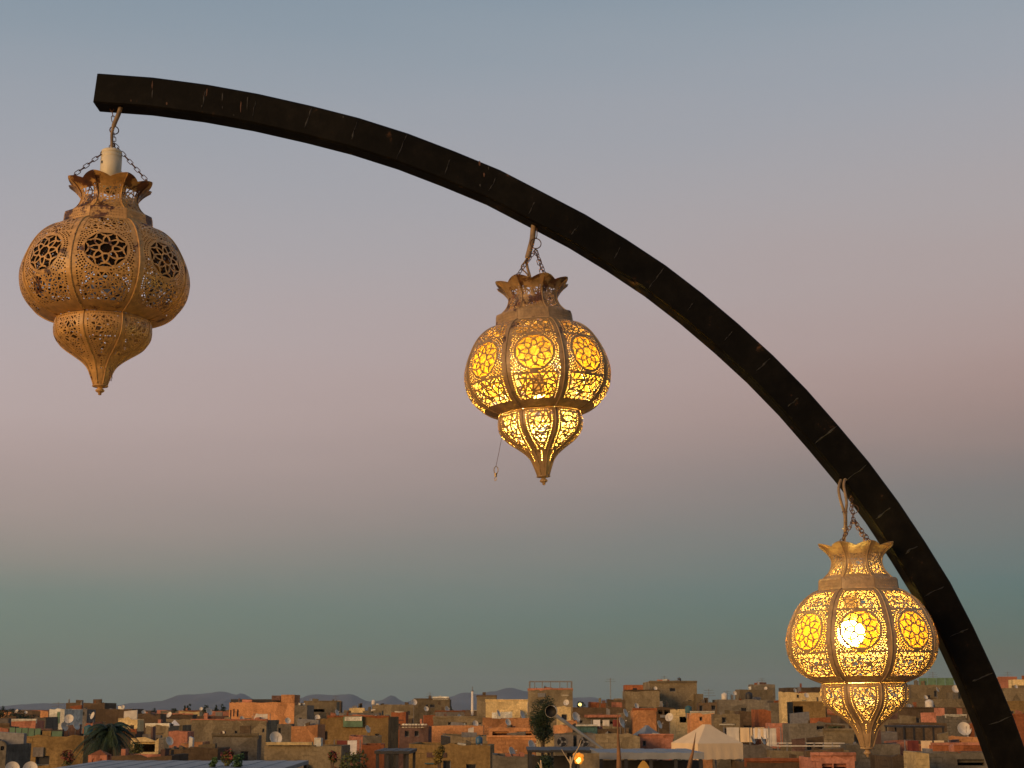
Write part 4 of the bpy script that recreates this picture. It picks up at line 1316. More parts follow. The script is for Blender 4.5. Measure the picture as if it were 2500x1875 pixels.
_cache = {}
def lantern(name_label, mat, tip_px, Y, Rpx, belly_px, zk, tilt, yaw, g, seeds, cs=1.0, back_g=None):
    pb = P(*belly_px, Y)
    depth = (pb - Vector((0, 0, H))).dot(Vector((0, math.cos(TH), math.sin(TH))))
    sc = Rpx * depth / F / 0.225 * 0.985
    tip = P(*tip_px, Y)
    yaw = yaw - math.atan2(pb.x, pb.y)          # the middle facet looks at the viewer
    root = empty('moroccan_lantern', tip)
    root.matrix_basis = Matrix.Translation(tip) @ Matrix.Rotation(tilt, 4, 'Y') @ Matrix.Rotation(yaw, 4, 'Z') @ Matrix.Diagonal((sc, sc, sc * zk, 1))
    tag(root, name_label, 'lantern', 'lanterns hanging from the arch')
    inv = root.matrix_basis.inverted()
    key = mat.name
    bm_ = [panel(C_BELLY, side_outline(C_BELLY), belly_holes(s, g, cs), 'belly_panel', mat) for s in seeds]
    bk_ = None if back_g is None else (panel(C_BELLY, side_outline(C_BELLY), belly_holes(seeds[0] + 3, back_g, cs), 'belly_panel', mat), panel(C_CUP, side_outline(C_CUP), cup_holes(seeds[0] + 8, back_g, cs), 'cup_panel', mat, grid=0.010),
           panel(C_CROWN, side_outline(C_CROWN, crown_top), crown_holes(seeds[0] + 12, back_g), 'crown_panel', mat, round_k=0.965, grid=0.010))   # far-side facets given smaller holes to keep sky from showing through
    cu_ = [panel(C_CUP, side_outline(C_CUP), cup_holes(s + 5, g, cs), 'cup_panel', mat, grid=0.010) for s in seeds[:2]]
    cr_ = [panel(C_CROWN, side_outline(C_CROWN, crown_top), crown_holes(s + 9, min(g, 0.0021) * 0.8), 'crown_panel', mat, round_k=0.965, grid=0.010) for s in seeds[:2]]
    ba_ = panel(C_BAND, side_outline(C_BAND, n=12), band_holes(seeds[0] + 13), 'band_panel', mat, round_k=0.955)
    ribs = [rib_mesh(C_BELLY, 'belly_rib', mat, 0.0026), rib_mesh(C_CUP, 'cup_rib', mat, 0.0021), rib_mesh(C_CROWN, 'crown_rib', mat, 0.0018, 0.03)]
    for k in range(8):
        M = Matrix.Rotation(k * math.pi / 4, 4, 'Z')
        far = bk_ is not None and k in (3, 4, 5)
        put('belly_panel', bk_[0] if far else bm_[k % len(bm_)], root, M)
        put('cup_panel', bk_[1] if far else cu_[(k + 1) % len(cu_)], root, M)
        put('crown_panel', bk_[2] if far else cr_[k % len(cr_)], root, M)
        put('band_panel', ba_, root, M)
        for rb in ribs:
            put(rb.name.split('.')[0], rb, root, M)
    put('band_liner', liner_mesh(mat), root)
    g2 = MB()     # closing plate, knob
    zf = lambda y: (1600 - y) * U
    g2.lathe([(0.0005, zf(1545)), (36 * U, zf(1545)), (40 * U, zf(1549)), (38 * U, zf(1554)), (14 * U, zf(1556)), (12 * U, zf(1562)), (21 * U, zf(1570)), (23 * U, zf(1577)), (17 * U, zf(1583)), (9 * U, zf(1587)), (8 * U, zf(1598)), (0.0005, zf(1600))], 16)
    g2.obj('finial', mat, root, True)
    return root, inv, sc

M_GLASS = bpy.data.materials.new('amber_glass_pane'); M_GLASS.use_nodes = True
_n = M_GLASS.node_tree.nodes; _l = M_GLASS.node_tree.links; _n.clear()
_o = _n.new('ShaderNodeOutputMaterial'); _m = _n.new('ShaderNodeMixShader'); _t = _n.new('ShaderNodeBsdfTranslucent'); _p = _n.new('ShaderNodeBsdfTransparent')
_tc = _n.new('ShaderNodeTexCoord'); _no = _n.new('ShaderNodeTexNoise'); _no.inputs['Scale'].default_value = 45; _no.inputs['Detail'].default_value = 3
_cr = _n.new('ShaderNodeValToRGB'); _cr.color_ramp.elements[0].color = (0.09, 0.05, 0.005, 1); _cr.color_ramp.elements[1].color = (0.22, 0.145, 0.024, 1)
_cr.color_ramp.elements[0].position = 0.3; _cr.color_ramp.elements[1].position = 0.65
_l.new(_tc.outputs['Object'], _no.inputs['Vector']); _l.new(_no.outputs['Fac'], _cr.inputs[0]); _l.new(_cr.outputs[0], _t.inputs['Color'])
_p.inputs['Color'].default_value = (1.0, 0.74, 0.22, 1); _m.inputs[0].default_value = 0.5
_d = _n.new('ShaderNodeBsdfDiffuse'); _d.inputs['Color'].default_value = (0.42, 0.27, 0.06, 1); _a = _n.new('ShaderNodeAddShader')
_l.new(_t.outputs[0], _a.inputs[0]); _l.new(_d.outputs[0], _a.inputs[1])
_l.new(_a.outputs[0], _m.inputs[1]); _l.new(_p.outputs[0], _m.inputs[2]); _l.new(_m.outputs[0], _o.inputs['Surface'])
M_DARKPANE = bpy.data.materials.new('dark_blocking_pane'); M_DARKPANE.use_nodes = True  # near-black colour of the added panes, imitating a dark inside
_n = M_DARKPANE.node_tree.nodes; _l = M_DARKPANE.node_tree.links; _n.clear()
_o = _n.new('ShaderNodeOutputMaterial'); _m = _n.new('ShaderNodeMixShader'); _d = _n.new('ShaderNodeBsdfDiffuse'); _p = _n.new('ShaderNodeBsdfTransparent')
_tc = _n.new('ShaderNodeTexCoord'); _no = _n.new('ShaderNodeTexNoise'); _no.inputs['Scale'].default_value = 38; _no.inputs['Detail'].default_value = 3
_mr = _n.new('ShaderNodeMapRange'); _mr.inputs[1].default_value = 0.56; _mr.inputs[2].default_value = 0.68; _mr.inputs[3].default_value = 0.12; _mr.inputs[4].default_value = 0.85
_l.new(_tc.outputs['Object'], _no.inputs['Vector']); _l.new(_no.outputs['Fac'], _mr.inputs[0]); _l.new(_mr.outputs[0], _m.inputs[0])
_d.inputs['Color'].default_value = (0.012, 0.010, 0.009, 1); _p.inputs['Color'].default_value = (0.85, 0.8, 0.72, 1)
_l.new(_d.outputs[0], _m.inputs[1]); _l.new(_p.outputs[0], _m.inputs[2]); _l.new(_m.outputs[0], _o.inputs['Surface'])
def rosette_pane(root, mat=None):
    # crinkled amber glass behind each star rosette; added dark panes on the unlit lantern
    cv = C_BELLY; sM = cv.s_of_y(918); ca = math.cos(math.pi / 8); vs = []; fs = []; nr, na = 5, 24
    def q(t, s):
        r, z = cv.at(s); hw = r * math.sin(math.pi / 8); u = max(-1, min(1, t / hw)); a = r * ca
        return (t, -(a + (r * 0.992 - a) * (1 - u * u)) + 0.0045, z)
    vs.append(q(0, sM))
    for i in range(1, nr + 1):
        for k in range(na):
            a = 2 * math.pi * k / na
            vs.append(q(0.0585 * i / nr * math.cos(a), sM + 0.0585 * i / nr * math.sin(a)))
    for k in range(na):
        fs.append((0, 1 + k, 1 + (k + 1) % na))
        for i in range(nr - 1):
            b0 = 1 + i * na
            fs.append((b0 + k, b0 + na + k, b0 + na + (k + 1) % na, b0 + (k + 1) % na))
    me = mesh('rosette_pane', vs, fs, mat or M_GLASS, True)
    for k in range(8):
        put('rosette_pane', me, root, Matrix.Rotation(k * math.pi / 4, 4, 'Z'))

def rim_point(root, deg):
    r, z = C_CROWN.at(0.006)
    a = R(deg)
    return root.matrix_basis @ Vector((r * 0.97 * math.sin(a), -r * 0.97 * math.cos(a), z))

M_BULB = emit('bulb_glow', (1.0, 0.70, 0.30), 1.0)
def bulb(root, loc, rad, strength, col=(1.0, 0.66, 0.24)):
    """light bulb in its holder; the bulb itself gives the light"""
    m = emit('bulb_glow', col, strength)
    bm = bmesh.new(); bmesh.ops.create_uvsphere(bm, u_segments=12, v_segments=8, radius=rad)
    me = bpy.data.meshes.new('bulb'); bm.to_mesh(me); bm.free(); me.materials.append(m)
    me.polygons.foreach_set('use_smooth', [True] * len(me.polygons))
    put('bulb', me, root, Matrix.Translation(loc))
    g2 = MB(); g2.lathe([(0.001, rad + 0.07), (0.017, rad + 0.068), (0.02, rad + 0.01), (0.015, rad - 0.006), (0.001, rad - 0.006)], 12)
    g2.obj('lamp_holder', M_SOCKET, root, True, Matrix.Translation(loc))

M_SOCKET = plain('cream_plastic', (0.62, 0.55, 0.38), 0.5, var=0.12, scale=30)

# ---- first lantern: unlit, rusty, at the free end
l1, inv1, sc1 = lantern('unlit rust-streaked tan lantern with white lamp holder, at the tip of the arch', M_L[0],
                        (243.4, 965), 4.50, 206, (254.5, 652), 0.938, -0.007, R(-1), 0.0018, (1, 2, 3), 1.0, back_g=0.0034)
rosette_pane(l1, M_DARKPANE)  # dark panes added so that little sky shows through the openings
apex = P(279, 352, 4.50); rc_ = P(279, 318, 4.50)
chain(l1, inv1, rim_point(l1, -67.5), apex)
chain(l1, inv1, rim_point(l1, 67.5), apex)
chain(l1, inv1, rim_point(l1, 157.5), apex)
chain(l1, inv1, apex + Vector((0, 0, -0.004)), rc_ + Vector((0, 0, -0.010)), 0.016)
ring(l1, inv1, rc_, 0.0135, 0.0016, (0.35, -1, 0.1))
chain(l1, inv1, rc_ + Vector((0, 0, 0.010)), P(272, 258, 4.50), 0.02)
cable(l1, inv1, [(296, 256), (290, 277), (279, 303), (273.5, 324), (273, 345), (273, 374)], 4.485, [0.0062] * 14 + [0.0042] * 17)
g = MB(); top = P(273, 367, 4.495)
prof_s = [(0.001, 0.0), (0.026, 0.0), (0.0315, -0.004), (0.0325, -0.012), (0.0305, -0.0135), (0.0325, -0.015), (0.0325, -0.026), (0.0318, -0.0275), (0.0328, -0.029), (0.0318, -0.135), (0.001, -0.135)]
g.lathe(prof_s, 24)
M_ = inv1 @ Matrix.Translation(top)
g.obj('lamp_holder', M_SOCKET, l1, True, M_)
g = MB(); g.box(-0.0235, -0.0195, -0.0275, -0.0235, -0.052, -0.044)
g.obj('screw_hole', M_DARK, l1, False, M_)
g = MB(); pw = P(268, 905, 4.40)
g.tube([inv1 @ (P(x, y, 4.47)) for x, y in ((266, 900), (272, 908), (273.5, 922), (271, 931), (268, 924), (267, 908))], 0.0011, 5)
g.obj('wire_loop', M_RUSTM, l1)

# ---- second lantern: lit, chipped paint
l2, inv2, sc2 = lantern('lit tan lantern with chipped rim and a snap hook dangling on a string', M_L[1],
                        (1328, 1184.6), 4.50, 183, (1308, 894), 1.0, -0.054, R(-2), 0.0022, (21, 22, 23), 1.38)
apex2 = P(1308, 611, 4.47); rc2 = P(1308, 594.5, 4.47)
ring(l2, inv2, rc2, 0.0165, 0.0016, (0.1, -1, 0.05))
chain(l2, inv2, rim_point(l2, -22.5), apex2)
chain(l2, inv2, rim_point(l2, 22.5), apex2)
chain(l2, inv2, rim_point(l2, 180 - 22.5), apex2)
cable(l2, inv2, [(1305, 541), (1302, 560), (1299.5, 585), (1294, 607), (1289, 626), (1287.5, 632)], [4.50, 4.50, 4.492, 4.488, 4.488, 4.488], [0.0088] * 26 + [0.0085, 0.008, 0.007, 0.006, 0.005])
cable(l2, inv2, [(1289, 626), (1286, 640), (1288, 655), (1293, 672), (1297, 690), (1302, 715)], 4.49, 0.0042)
cable(l2, inv2, [(1289, 626), (1280, 640), (1273, 650), (1276, 658), (1286, 668), (1293, 682)], 4.485, 0.0022)
g = MB(); g.tube([inv2 @ p for p in (P(1311, 556, 4.50), P(1311, 575, 4.49), P(1310, 580, 4.475), P(1307.5, 582, 4.465))], 0.0016, 6)
g.obj('hook', M_RUSTM, l2)
rosette_pane(l2)
bulb(l2, (0.0, 0.0, (1600 - 1124) * U), 0.0145, 5200, (1.0, 0.68, 0.15))
g = MB(); g.tube([inv2 @ P(*q, 4.46) for q in ((1228, 1048), (1226, 1062), (1219, 1100), (1211, 1138))], 0.0007, 5)
st = g.obj('string', M_RUSTM, l2)
g = MB()
g.tube([inv2 @ P(*q, 4.46) for q in ((1211, 1138), (1206.5, 1143), (1206, 1150), (1208, 1156), (1213, 1157), (1216, 1150), (1215.5, 1142))], 0.0014, 6, True)
g.tube([inv2 @ P(*q, 4.46) for q in ((1210.5, 1155), (1210, 1164))], [0.0042, 0.0036], 8)
g.tube([inv2 @ P(*q, 4.46) for q in ((1210, 1163), (1207.5, 1168), (1208.5, 1174), (1211, 1173), (1212, 1167))], 0.0011, 6, True)
g.obj('snap_hook', plain('brass', (0.30, 0.22, 0.11), 0.45, 0.7, var=0.3, scale=60), l2)

# ---- third lantern: lit, clean paint, bare bulb showing through the centre rosette
l3, inv3, sc3 = lantern('lit clean pale tan lantern, hung lowest, its bulb glaring through the rosette', M_L[2],
                        (2119, 1849), 4.42, 186, (2107, 1560), 1.0, -0.010, R(0), 0.0015, (41, 42, 43), 1.28)
apex3 = P(2084, 1270, 4.40)
chain(l3, inv3, rim_point(l3, -22.5), apex3, 0.0165)
chain(l3, inv3, rim_point(l3, 22.5), apex3, 0.0165)
chain(l3, inv3, rim_point(l3, 157.5), apex3, 0.0165)
chain(l3, inv3, apex3 + Vector((0, 0, -0.003)), P(2077, 1203, 4.49), 0.0165)
ring(l3, inv3, P(2085, 1243, 4.45), 0.0125, 0.0012, (-0.3, -1, 0))
cable(l3, inv3, [(2074, 1174), (2066, 1169), (2061, 1176), (2060.5, 1190), (2064, 1208), (2067, 1228), (2065, 1250), (2065, 1290), (2061, 1318), (2064, 1340), (2075, 1370), (2088, 1440), (2092, 1500)],
      [4.5, 4.47, 4.45, 4.44, 4.43, 4.42, 4.42, 4.42, 4.41, 4.41, 4.41, 4.41, 4.41], 0.0044)
cable(l3, inv3, [(2060, 1168), (2052, 1174), (2047.5, 1192), (2050, 1212), (2055, 1231), (2060, 1247), (2063, 1265), (2062.5, 1300)], [4.5, 4.46, 4.44, 4.43, 4.425, 4.42, 4.417, 4.415], 0.0044)
ring(l3, inv3, P(2062.5, 1250, 4.42), 0.0078, 0.0012, (0, 0, 1), 'cable_tie')
ring(l3, inv3, P(2062.5, 1291, 4.42), 0.0068, 0.0012, (0.1, 0, 1), 'cable_tie', M_SOCKET)
rosette_pane(l3)
bulb(l3, (-0.028, 0.0, (1600 - 925) * U), 0.041, 320, (1.0, 0.68, 0.16))

# ================================================================== plants in the town
palm(255, 1786, 70, 3)
tree('round_tree', 'round olive-green tree right of the palm', 331, 1812, 1848, 46, 74, 0, M_LEAF2, 31, n=900)
tree('round_tree', 'dark bushy tree at the end of the low brown wall', 402, 1826, 1870, 40, 70, 0, M_LEAF, 32, n=800)
tree('dark_tree', 'dense dark tree filling the space behind the green sheet fencing', 60, 1737, 1770, 96, 185, 0, M_LEAF, 33, n=1100, lobes=10)
tree('dark_tree', 'dark tree top at the picture edge beyond the salmon terrace wall', -2, 1731, 1768, 60, 190, 0, M_LEAF, 34, n=800)
cyp = tree('cypress', 'tall dense dark green tree before the tall tan block', 1324, 1708, 1814, 78, 80, 0, M_LEAF, 35, n=9000, lobes=22, dens=1.5)
tr = random.Random(12)
for i, (x, y) in enumerate(((425, 1727), (451, 1722), (461, 1716), (502, 1720), (529, 1722), (545, 1720), (376, 1729), (640, 1726), (8, 1724), (30, 1728), (760, 1727), (870, 1727), (1100, 1722), (1412, 1712), (1425, 1714), (930, 1728), (1010, 1729), (585, 1727))):
    tree('far_tree', ['round', 'pointed', 'ragged'][i % 3] + ' dark tree top on the far skyline behind the ' + head_near(x), x, y, 1741, tr.uniform(12, 24), 620 + tr.uniform(-60, 90), 0, M_LEAF, 60 + i, group='tree tops on the far skyline', n=160, lobes=5, cone=(i % 3 == 1))
leafy_shrub('red-flowered shrub before the long ochre wall', 166, 1832, 36, FRONT[0], M_LEAF2, 41, flowers=170, dy=14)
leafy_shrub('red-flowered shrub between two green planter shrubs', 556, 1829, 34, FRONT[1], M_LEAF2, 42, flowers=170, dy=4)
leafy_shrub('small bright green shrub left of the red-flowered one', 520, 1850, 28, FRONT[1], M_LEAF3, 43, dy=3)
leafy_shrub('bright green shrub right of the red-flowered one', 582, 1840, 38, FRONT[1], M_LEAF3, 44, dy=3)
leafy_shrub('wide olive shrub with dark red blooms left of the black pergola', 862, 1829, 110, FRONT[2], M_LEAF2, 45, n=1500, flowers=120, dy=2)
leafy_shrub('dark red bougainvillea clump beside the wide olive shrub', 812, 1834, 26, FRONT[2], M_LEAF2, 46, flowers=160, dy=1)
leafy_shrub('slim yellow-green shrub before the broad drab ochre front', 1074, 1822, 38, FRONT[2], M_YELLEAF, 47, n=700, dy=3)
leafy_shrub('dark green shrub behind the crossed dry twigs', 1330, 1838, 60, FRONT[3], M_LEAF, 48, n=900, dy=6)
for i, (x, y, w_, r_) in enumerate(((2030, 1772, 40, None),)):
    rec = [q for q in NEAR if q['root']['label'] == 'tan wall left of the lantern tip'][0]
    rec2 = dict(rec); leafy_shrub('grey-green rooftop bush left of the lantern tip', x + 5, y, w_, rec2, M_LEAF2, 49, n=500, dy=0.9)

# ================================================================== tents, tin roofs, canopies
def gazebo(px0, px1, yap, yev, ybt, d, mat, label, yaw, base, apex_px=None, flat=0.1):
    a, c2 = P(px0, yev, d), P(px1, yev, d)
    w = (c2.x - a.x) / (abs(math.cos(R(yaw))) + abs(math.sin(R(yaw)))) / 2
    zap, zev, zbt = P(0, yap, d).z - base, P(0, yev, d).z - base, P(0, ybt, d).z - base
    root = empty('gazebo_tent', ((a.x + c2.x) / 2, d + w, base), R(yaw))
    tag(root, label, 'tent')
    n = 6; vs = []; fs = []
    cs = [(-1, -1), (1, -1), (1, 1), (-1, 1)]
    for k in range(n + 1):
        t = k / n; f_ = flat + (1 - flat) * t
        z = zap + (zev - zap) * (t ** 0.88)
        for x, y in cs:
            vs.append((x * w * f_, y * w * f_, z))
    for k in range(n):
        for j in range(4):
            l2 = (j + 1) % 4
            fs.append((k * 4 + j, (k + 1) * 4 + j, (k + 1) * 4 + l2, k * 4 + l2))
    fs.append((0, 1, 2, 3))
    put('canopy', mesh('canopy', vs, fs, mat), root)
    g = MB()
    for j in range(4):
        x0, y0 = cs[j]; x1, y1 = cs[(j + 1) % 4]
        m = 10; col_ = []
        for k in range(m + 1):
            t = k / m; bul = 1.0 + (0.012 if k % 2 else 0.0)
            x, y = (x0 + (x1 - x0) * t) * w, (y0 + (y1 - y0) * t) * w
            col_.append(((x * 1.004, y * 1.004, zev), (x * bul, y * bul, zbt + (0.03 if k % 2 else 0))))
        for k in range(m):
            g.add([col_[k][0], col_[k][1], col_[k + 1][1], col_[k + 1][0]], [(0, 1, 2, 3)])
    g.obj('valance', mat, root)
    for x, y in cs:
        g = MB(); g.box(x * w * .97 - .03, x * w * .97 + .03, y * w * .97 - .03, y * w * .97 + .03, -0.02, zev)
        g.obj('pole', M_STEEL, root)
    return root
gazebo(1649, 1818, 1769, 1815, 1855, 66, M_CANVAS, 'beige canvas gazebo tent with pointed roof and long valance', 24, FRONT[3]['z'] - 0.4 if False else 8.6, flat=0.11)
B(1600, 1860, 1880, 62, 'brown', 'brown roof under the beige canvas tent', depth=9, yaw=0, zr=8.98)
r0 = [q for q in NEAR if q['root']['label'].startswith('tan wall under the small white')][0]
gazebo(409, 438, 1758, 1770, 1773, r0['d'] + 0.4, M_CLOTH, 'tiny white pyramid tent roof on the tan wall', 20, r0['z'] - 0.38)
r0 = [q for q in NEAR if q['root']['label'].startswith('salmon wall with a little')][0]
gazebo(1546, 1618, 1771, 1795, 1798.5, r0['d'] + 1.0, M_TIN, 'blue-grey tin pyramid roof over the salmon wall', 30, r0['z'] - 0.38)
# terracotta pavilion below the palm
def pavilion():
    d = 60; c2 = P(245, 1830, d); base = 9.3 - 0.38
    a, e2 = P(224, 1843, d), P(266, 1843, d); w = (e2.x - a.x) / 2
    root = empty('pavilion', (c2.x, d, base)); tag(root, 'small terracotta pavilion with arched openings and pyramid roof, below the palm', 'pavilion')
    ze = a.z - base; za = c2.z - base
    g = MB(); g.add([(-w * 1.08, -w * 1.08, ze), (w * 1.08, -w * 1.08, ze), (w * 1.08, w * 1.08, ze), (-w * 1.08, w * 1.08, ze), (0, 0, za)], [(0, 1, 4), (1, 2, 4), (2, 3, 4), (3, 0, 4), (3, 2, 1, 0)])
    g.obj('roof', WALL['rust'], root)
    for x in (-0.86, 0, 0.86):
        for y in (-0.86, 0.86):
            g = MB(); g.box(x * w - .07, x * w + .07, y * w - .07, y * w + .07, -0.02, ze)
            g.obj('pillar', WALL['salmon'], root)
    for y in (-0.86, 0.86):
        for x0, x1 in ((-0.86, 0), (0, 0.86)):
            vs = []; fs = []
            m = 8; xc = (x0 + x1) / 2 * w; hw = (x1 - x0) / 2 * w - .07
            for k in range(m + 1):
                u = -1 + 2 * k / m
                zz = ze - 0.12 - 0.22 * (1 - math.sqrt(max(0, 1 - u * u)))
                for yy in (y * w - .06, y * w + .06):
                    vs += [(xc + u * hw, yy, zz), (xc + u * hw, yy, ze)]
            for k in range(m):
                i = k * 4
                fs += [(i, i + 4, i + 5, i + 1), (i + 6, i + 2, i + 3, i + 7), (i, i + 2, i + 6, i + 4)]
            put('arch', mesh('arch', vs, fs, WALL['salmon']), root)
pavilion()
B(196, 300, 1880, 57, 'brown', 'brown roof under the small terracotta pavilion', depth=8, yaw=0, zr=9.3)

def canopy(px0, px1, ytop, d, depth, base, mat, label, posts, thick=0.12, drop=0.0, pmat=None, name='canopy_shelter'):
    a, c2 = P(px0, ytop, d), P(px1, ytop, d); cx = (a.x + c2.x) / 2; w = (c2.x - a.x) / 2
    root = empty(name, (cx, d, base)); tag(root, label, 'canopy')
    z = a.z - base; g = MB()
    nseg = max(6, int(w * 2 / 0.35))
    for k in range(nseg):                      # corrugated sheets lapped side by side
        x0, x1 = -w + 2 * w * k / nseg, -w + 2 * w * (k + 1) / nseg
        g = MB(); dz = 0.012 * (k % 2)
        g.add([(x0, 0, z - dz), (x1, 0, z - dz), (x1, depth, z + drop - dz), (x0, depth, z + drop - dz), (x0, 0, z - thick - dz), (x1, 0, z - thick - dz), (x1, depth, z + drop - thick - dz), (x0, depth, z + drop - thick - dz)],
              [(0, 1, 2, 3), (7, 6, 5, 4), (0, 4, 5, 1), (1, 5, 6, 2), (2, 6, 7, 3), (3, 7, 4, 0)])
        g.obj('roof_sheet', mat, root)
    for k in range(posts):
        x = -w + 0.1 + (2 * w - 0.2) * k / (posts - 1)
        for y, zz in ((0.12, z), (depth - 0.12, z + drop)):
            g = MB(); g.box(x - .05, x + .05, y - .05, y + .05, -0.02, zz - thick)
            g.obj('post', pmat or M_BLACK, root)
    return root
canopy(125, 690, 1876, 47, 6, 9.3 - .38 - 0.2, M_TIN, 'wide flat grey canopy at the very bottom, before the ochre wall', 6, drop=0.05)
canopy(914, 1001, 1833, 54, 4, FRONT[2]['z'] - .38, M_BLACK, 'black steel pergola with slim posts before the drab ochre front', 4, thick=0.1)
canopy(1288, 1460, 1831, 52, 5, FRONT[3]['z'] - .38, M_BLACK, 'dark shelter roof below the air conditioners', 4, thick=0.08)
canopy(1460, 1719, 1837, 48, 5, FRONT[3]['z'] - .38, M_TIN, 'grey metal canopy with dark interior before the beige tent', 5, thick=0.2)
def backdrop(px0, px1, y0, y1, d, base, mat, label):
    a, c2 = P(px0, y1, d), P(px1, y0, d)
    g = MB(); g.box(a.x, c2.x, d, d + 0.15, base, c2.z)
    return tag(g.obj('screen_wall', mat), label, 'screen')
backdrop(1464, 1716, 1856, 1880, 52.6, FRONT[3]['z'] - .4, M_BLACK, 'back wall inside the grey metal canopy, its black standing for shade')  # shade of the interior is put into the wall colour
backdrop(1292, 1456, 1845, 1880, 56.6, FRONT[3]['z'] - .4, M_BLACK, 'back wall under the dark shelter roof, its black standing for shade')  # near-black colour in place of the shade under this roof
backdrop(1411, 1463, 1839, 1857, 47.2, FRONT[3]['z'] - .4, WALL['tan'], 'tan panel beside the lit globe lamp')
# steel pergola on the right
rec = [q for q in NEAR if q['root']['label'].startswith('grey roof edge under')][0]
canopy(2204, 2307, 1772, 100, 5, 8.9, M_BLACK, 'dark steel pergola right of the lowest lantern', 5, thick=0.12)
B(2196, 2316, 1812, 98.5, 'brown', 'brown roof under the dark steel pergola', depth=8, yaw=0, zr=9.28)

# ================================================================== small rooftop things
def rec_of(start):
    return [q for q in BL if q['root']['label'].startswith(start)][0]
def ac_unit(px, py, rec, label):
    d = rec['d'] - 0.55; c2 = P(px, py, d)
    root = empty('air_conditioner', (c2.x, d, c2.z - 0.33)); tag(root, label, 'air conditioner', 'air conditioners on the grey parapet')
    g = MB(); g.box(-0.45, 0.45, 0, 0.36, 0, 0.66); g.obj('casing', WALL['stone'], root)
    g = MB(); n = 20
    g.lathe([(0.235, 0.0), (0.255, 0.0), (0.255, 0.03), (0.235, 0.03), (0.235, 0.0)], 24)
    M = Matrix.Translation((-0.1, -0.002, 0.33)) @ Matrix.Rotation(R(90), 4, 'X')
    g.obj('fan_ring', M_STEEL, root, False, M)
    g = MB(); g.lathe([(0.001, 0.006), (0.235, 0.006), (0.235, 0.001), (0.001, 0.001)], 24)
    g.obj('fan_well', M_DARK, root, False, M)
    g = MB(); g.lathe([(0.001, 0.03), (0.05, 0.028), (0.06, 0.008)], 10)
    for k in range(3):
        a = 2 * math.pi * k / 3
        g.add([(0.05 * math.cos(a), 0.05 * math.sin(a), 0.012), (0.22 * math.cos(a - .3), 0.22 * math.sin(a - .3), 0.010), (0.22 * math.cos(a + .3), 0.22 * math.sin(a + .3), 0.02)], [(0, 1, 2)])
    g.obj('fan', M_STEEL, root, False, M)
    g = MB(); g.box(-0.4, -0.34, 0.02, 0.6, -0.05, 0.0); g.box(0.34, 0.4, 0.02, 0.6, -0.05, 0.0); g.obj('bracket', M_STEEL, root)
rac = rec_of('grey parapet wall carrying')
ac_unit(1377, 1811, rac, 'grey air conditioner with dark fan nearer the cypress')
ac_unit(1431, 1811, rac, 'grey air conditioner with dark fan behind the crossed twigs')

def washing(px, py, d, n, label, seed, base, w=0.7):
    rnd = random.Random(seed); c2 = P(px, py, d); L = n * w
    root = empty('washing_line', (c2.x, d, base)); tag(root, label, 'laundry')
    h = c2.z - base
    g = MB()
    for x in (-L / 2 - 0.1, L / 2 + 0.1):
        g.tube([(x, 0, -0.02), (x, 0, h)], 0.03, 6)
    g.tube([(-L / 2 - .1, 0, h), (0, 0, h - 0.06), (L / 2 + .1, 0, h)], 0.008, 4)
    g.obj('line', M_STEEL, root)
    for k in range(n):
        x0 = -L / 2 + k * w + rnd.uniform(0.02, 0.08); ww = w * rnd.uniform(0.7, 0.95); hh = rnd.uniform(0.5, 1.0)
        vs = []; fs = []; m = 6
        for i in range(m + 1):
            for j in range(5):
                vs.append((x0 + ww * i / m, 0.04 * math.sin(i * 1.9 + k) * j / 4, h - 0.04 - hh * j / 4))
        for i in range(m):
            for j in range(4):
                a = i * 5 + j; fs.append((a, a + 5, a + 6, a + 1))
        put('cloth', mesh('cloth', vs, fs, rnd.choice((M_CLOTH, M_CLOTH, M_DISH, M_CANVAS, M_PETAL)), True), root)
for (px, py, start, n, lab, sd) in ((1822, 1774, 'dark grey wall right of the beige', 3, 'white washing hung above the dark grey wall right of the tent', 1), (1868, 1776, 'dark grey wall right of the beige', 2, 'pale washing hung near the plain salmon box', 2),
                                    (2262, 1806, 'rust-red sloping wall', 3, 'white and dark washing beside the salmon block near the arch', 3), (1482, 1756, 'salmon parapet right of', 3, 'washing hung under the pink slab gallery', 4),
                                    (848, 1806, 'low rust-orange', 2, 'pale washing hung left of the low rust-orange wall', 5), (640, 1742, 'very wide bare tan', 2, 'washing on the very wide tan roof', 6)):
    q = rec_of(start); dd = q['d'] + 0.8
    washing(px, py, dd, n, lab, sd, q['z'] - 0.38)

def water_tank(px, start, label, mat, s=1.0, dy=1.5):
    q = rec_of(start); d = q['d'] + min(dy, q['dep'] * 0.5); c2 = P(px, 1740, d)
    root = empty('water_tank', (c2.x, d, q['z'] - 0.38)); tag(root, label, 'water tank')
    g = MB(); g.lathe([(0.01, 0.38), (0.5 * s, 0.38), (0.52 * s, 0.45), (0.52 * s, 0.38 + 0.85 * s), (0.42 * s, 0.38 + 1.0 * s), (0.16 * s, 0.38 + 1.08 * s), (0.16 * s, 0.38 + 1.14 * s), (0.01, 0.38 + 1.15 * s)], 16)
    g.obj('tank', mat, root, True)
    g = MB()
    for x in (-0.35, 0.35):
        for y in (-0.35, 0.35):
            g.box(x * s - .04, x * s + .04, y * s - .04, y * s + .04, -0.02, 0.4)
    g.obj('stand', M_STEEL, root)
M_BLUE = plain('blue_plastic', (0.03, 0.10, 0.19), 0.5)
water_tank(1170, 'broad drab ochre', 'blue tank on the broad drab ochre roof', M_BLUE, 0.36)
water_tank(219, 'long bare ochre', 'teal tank at the end of the long ochre wall', M_TARP, 0.5)
water_tank(1681, 'brownish orange house', 'teal tank beside the brownish orange house', M_TARP, 0.55)
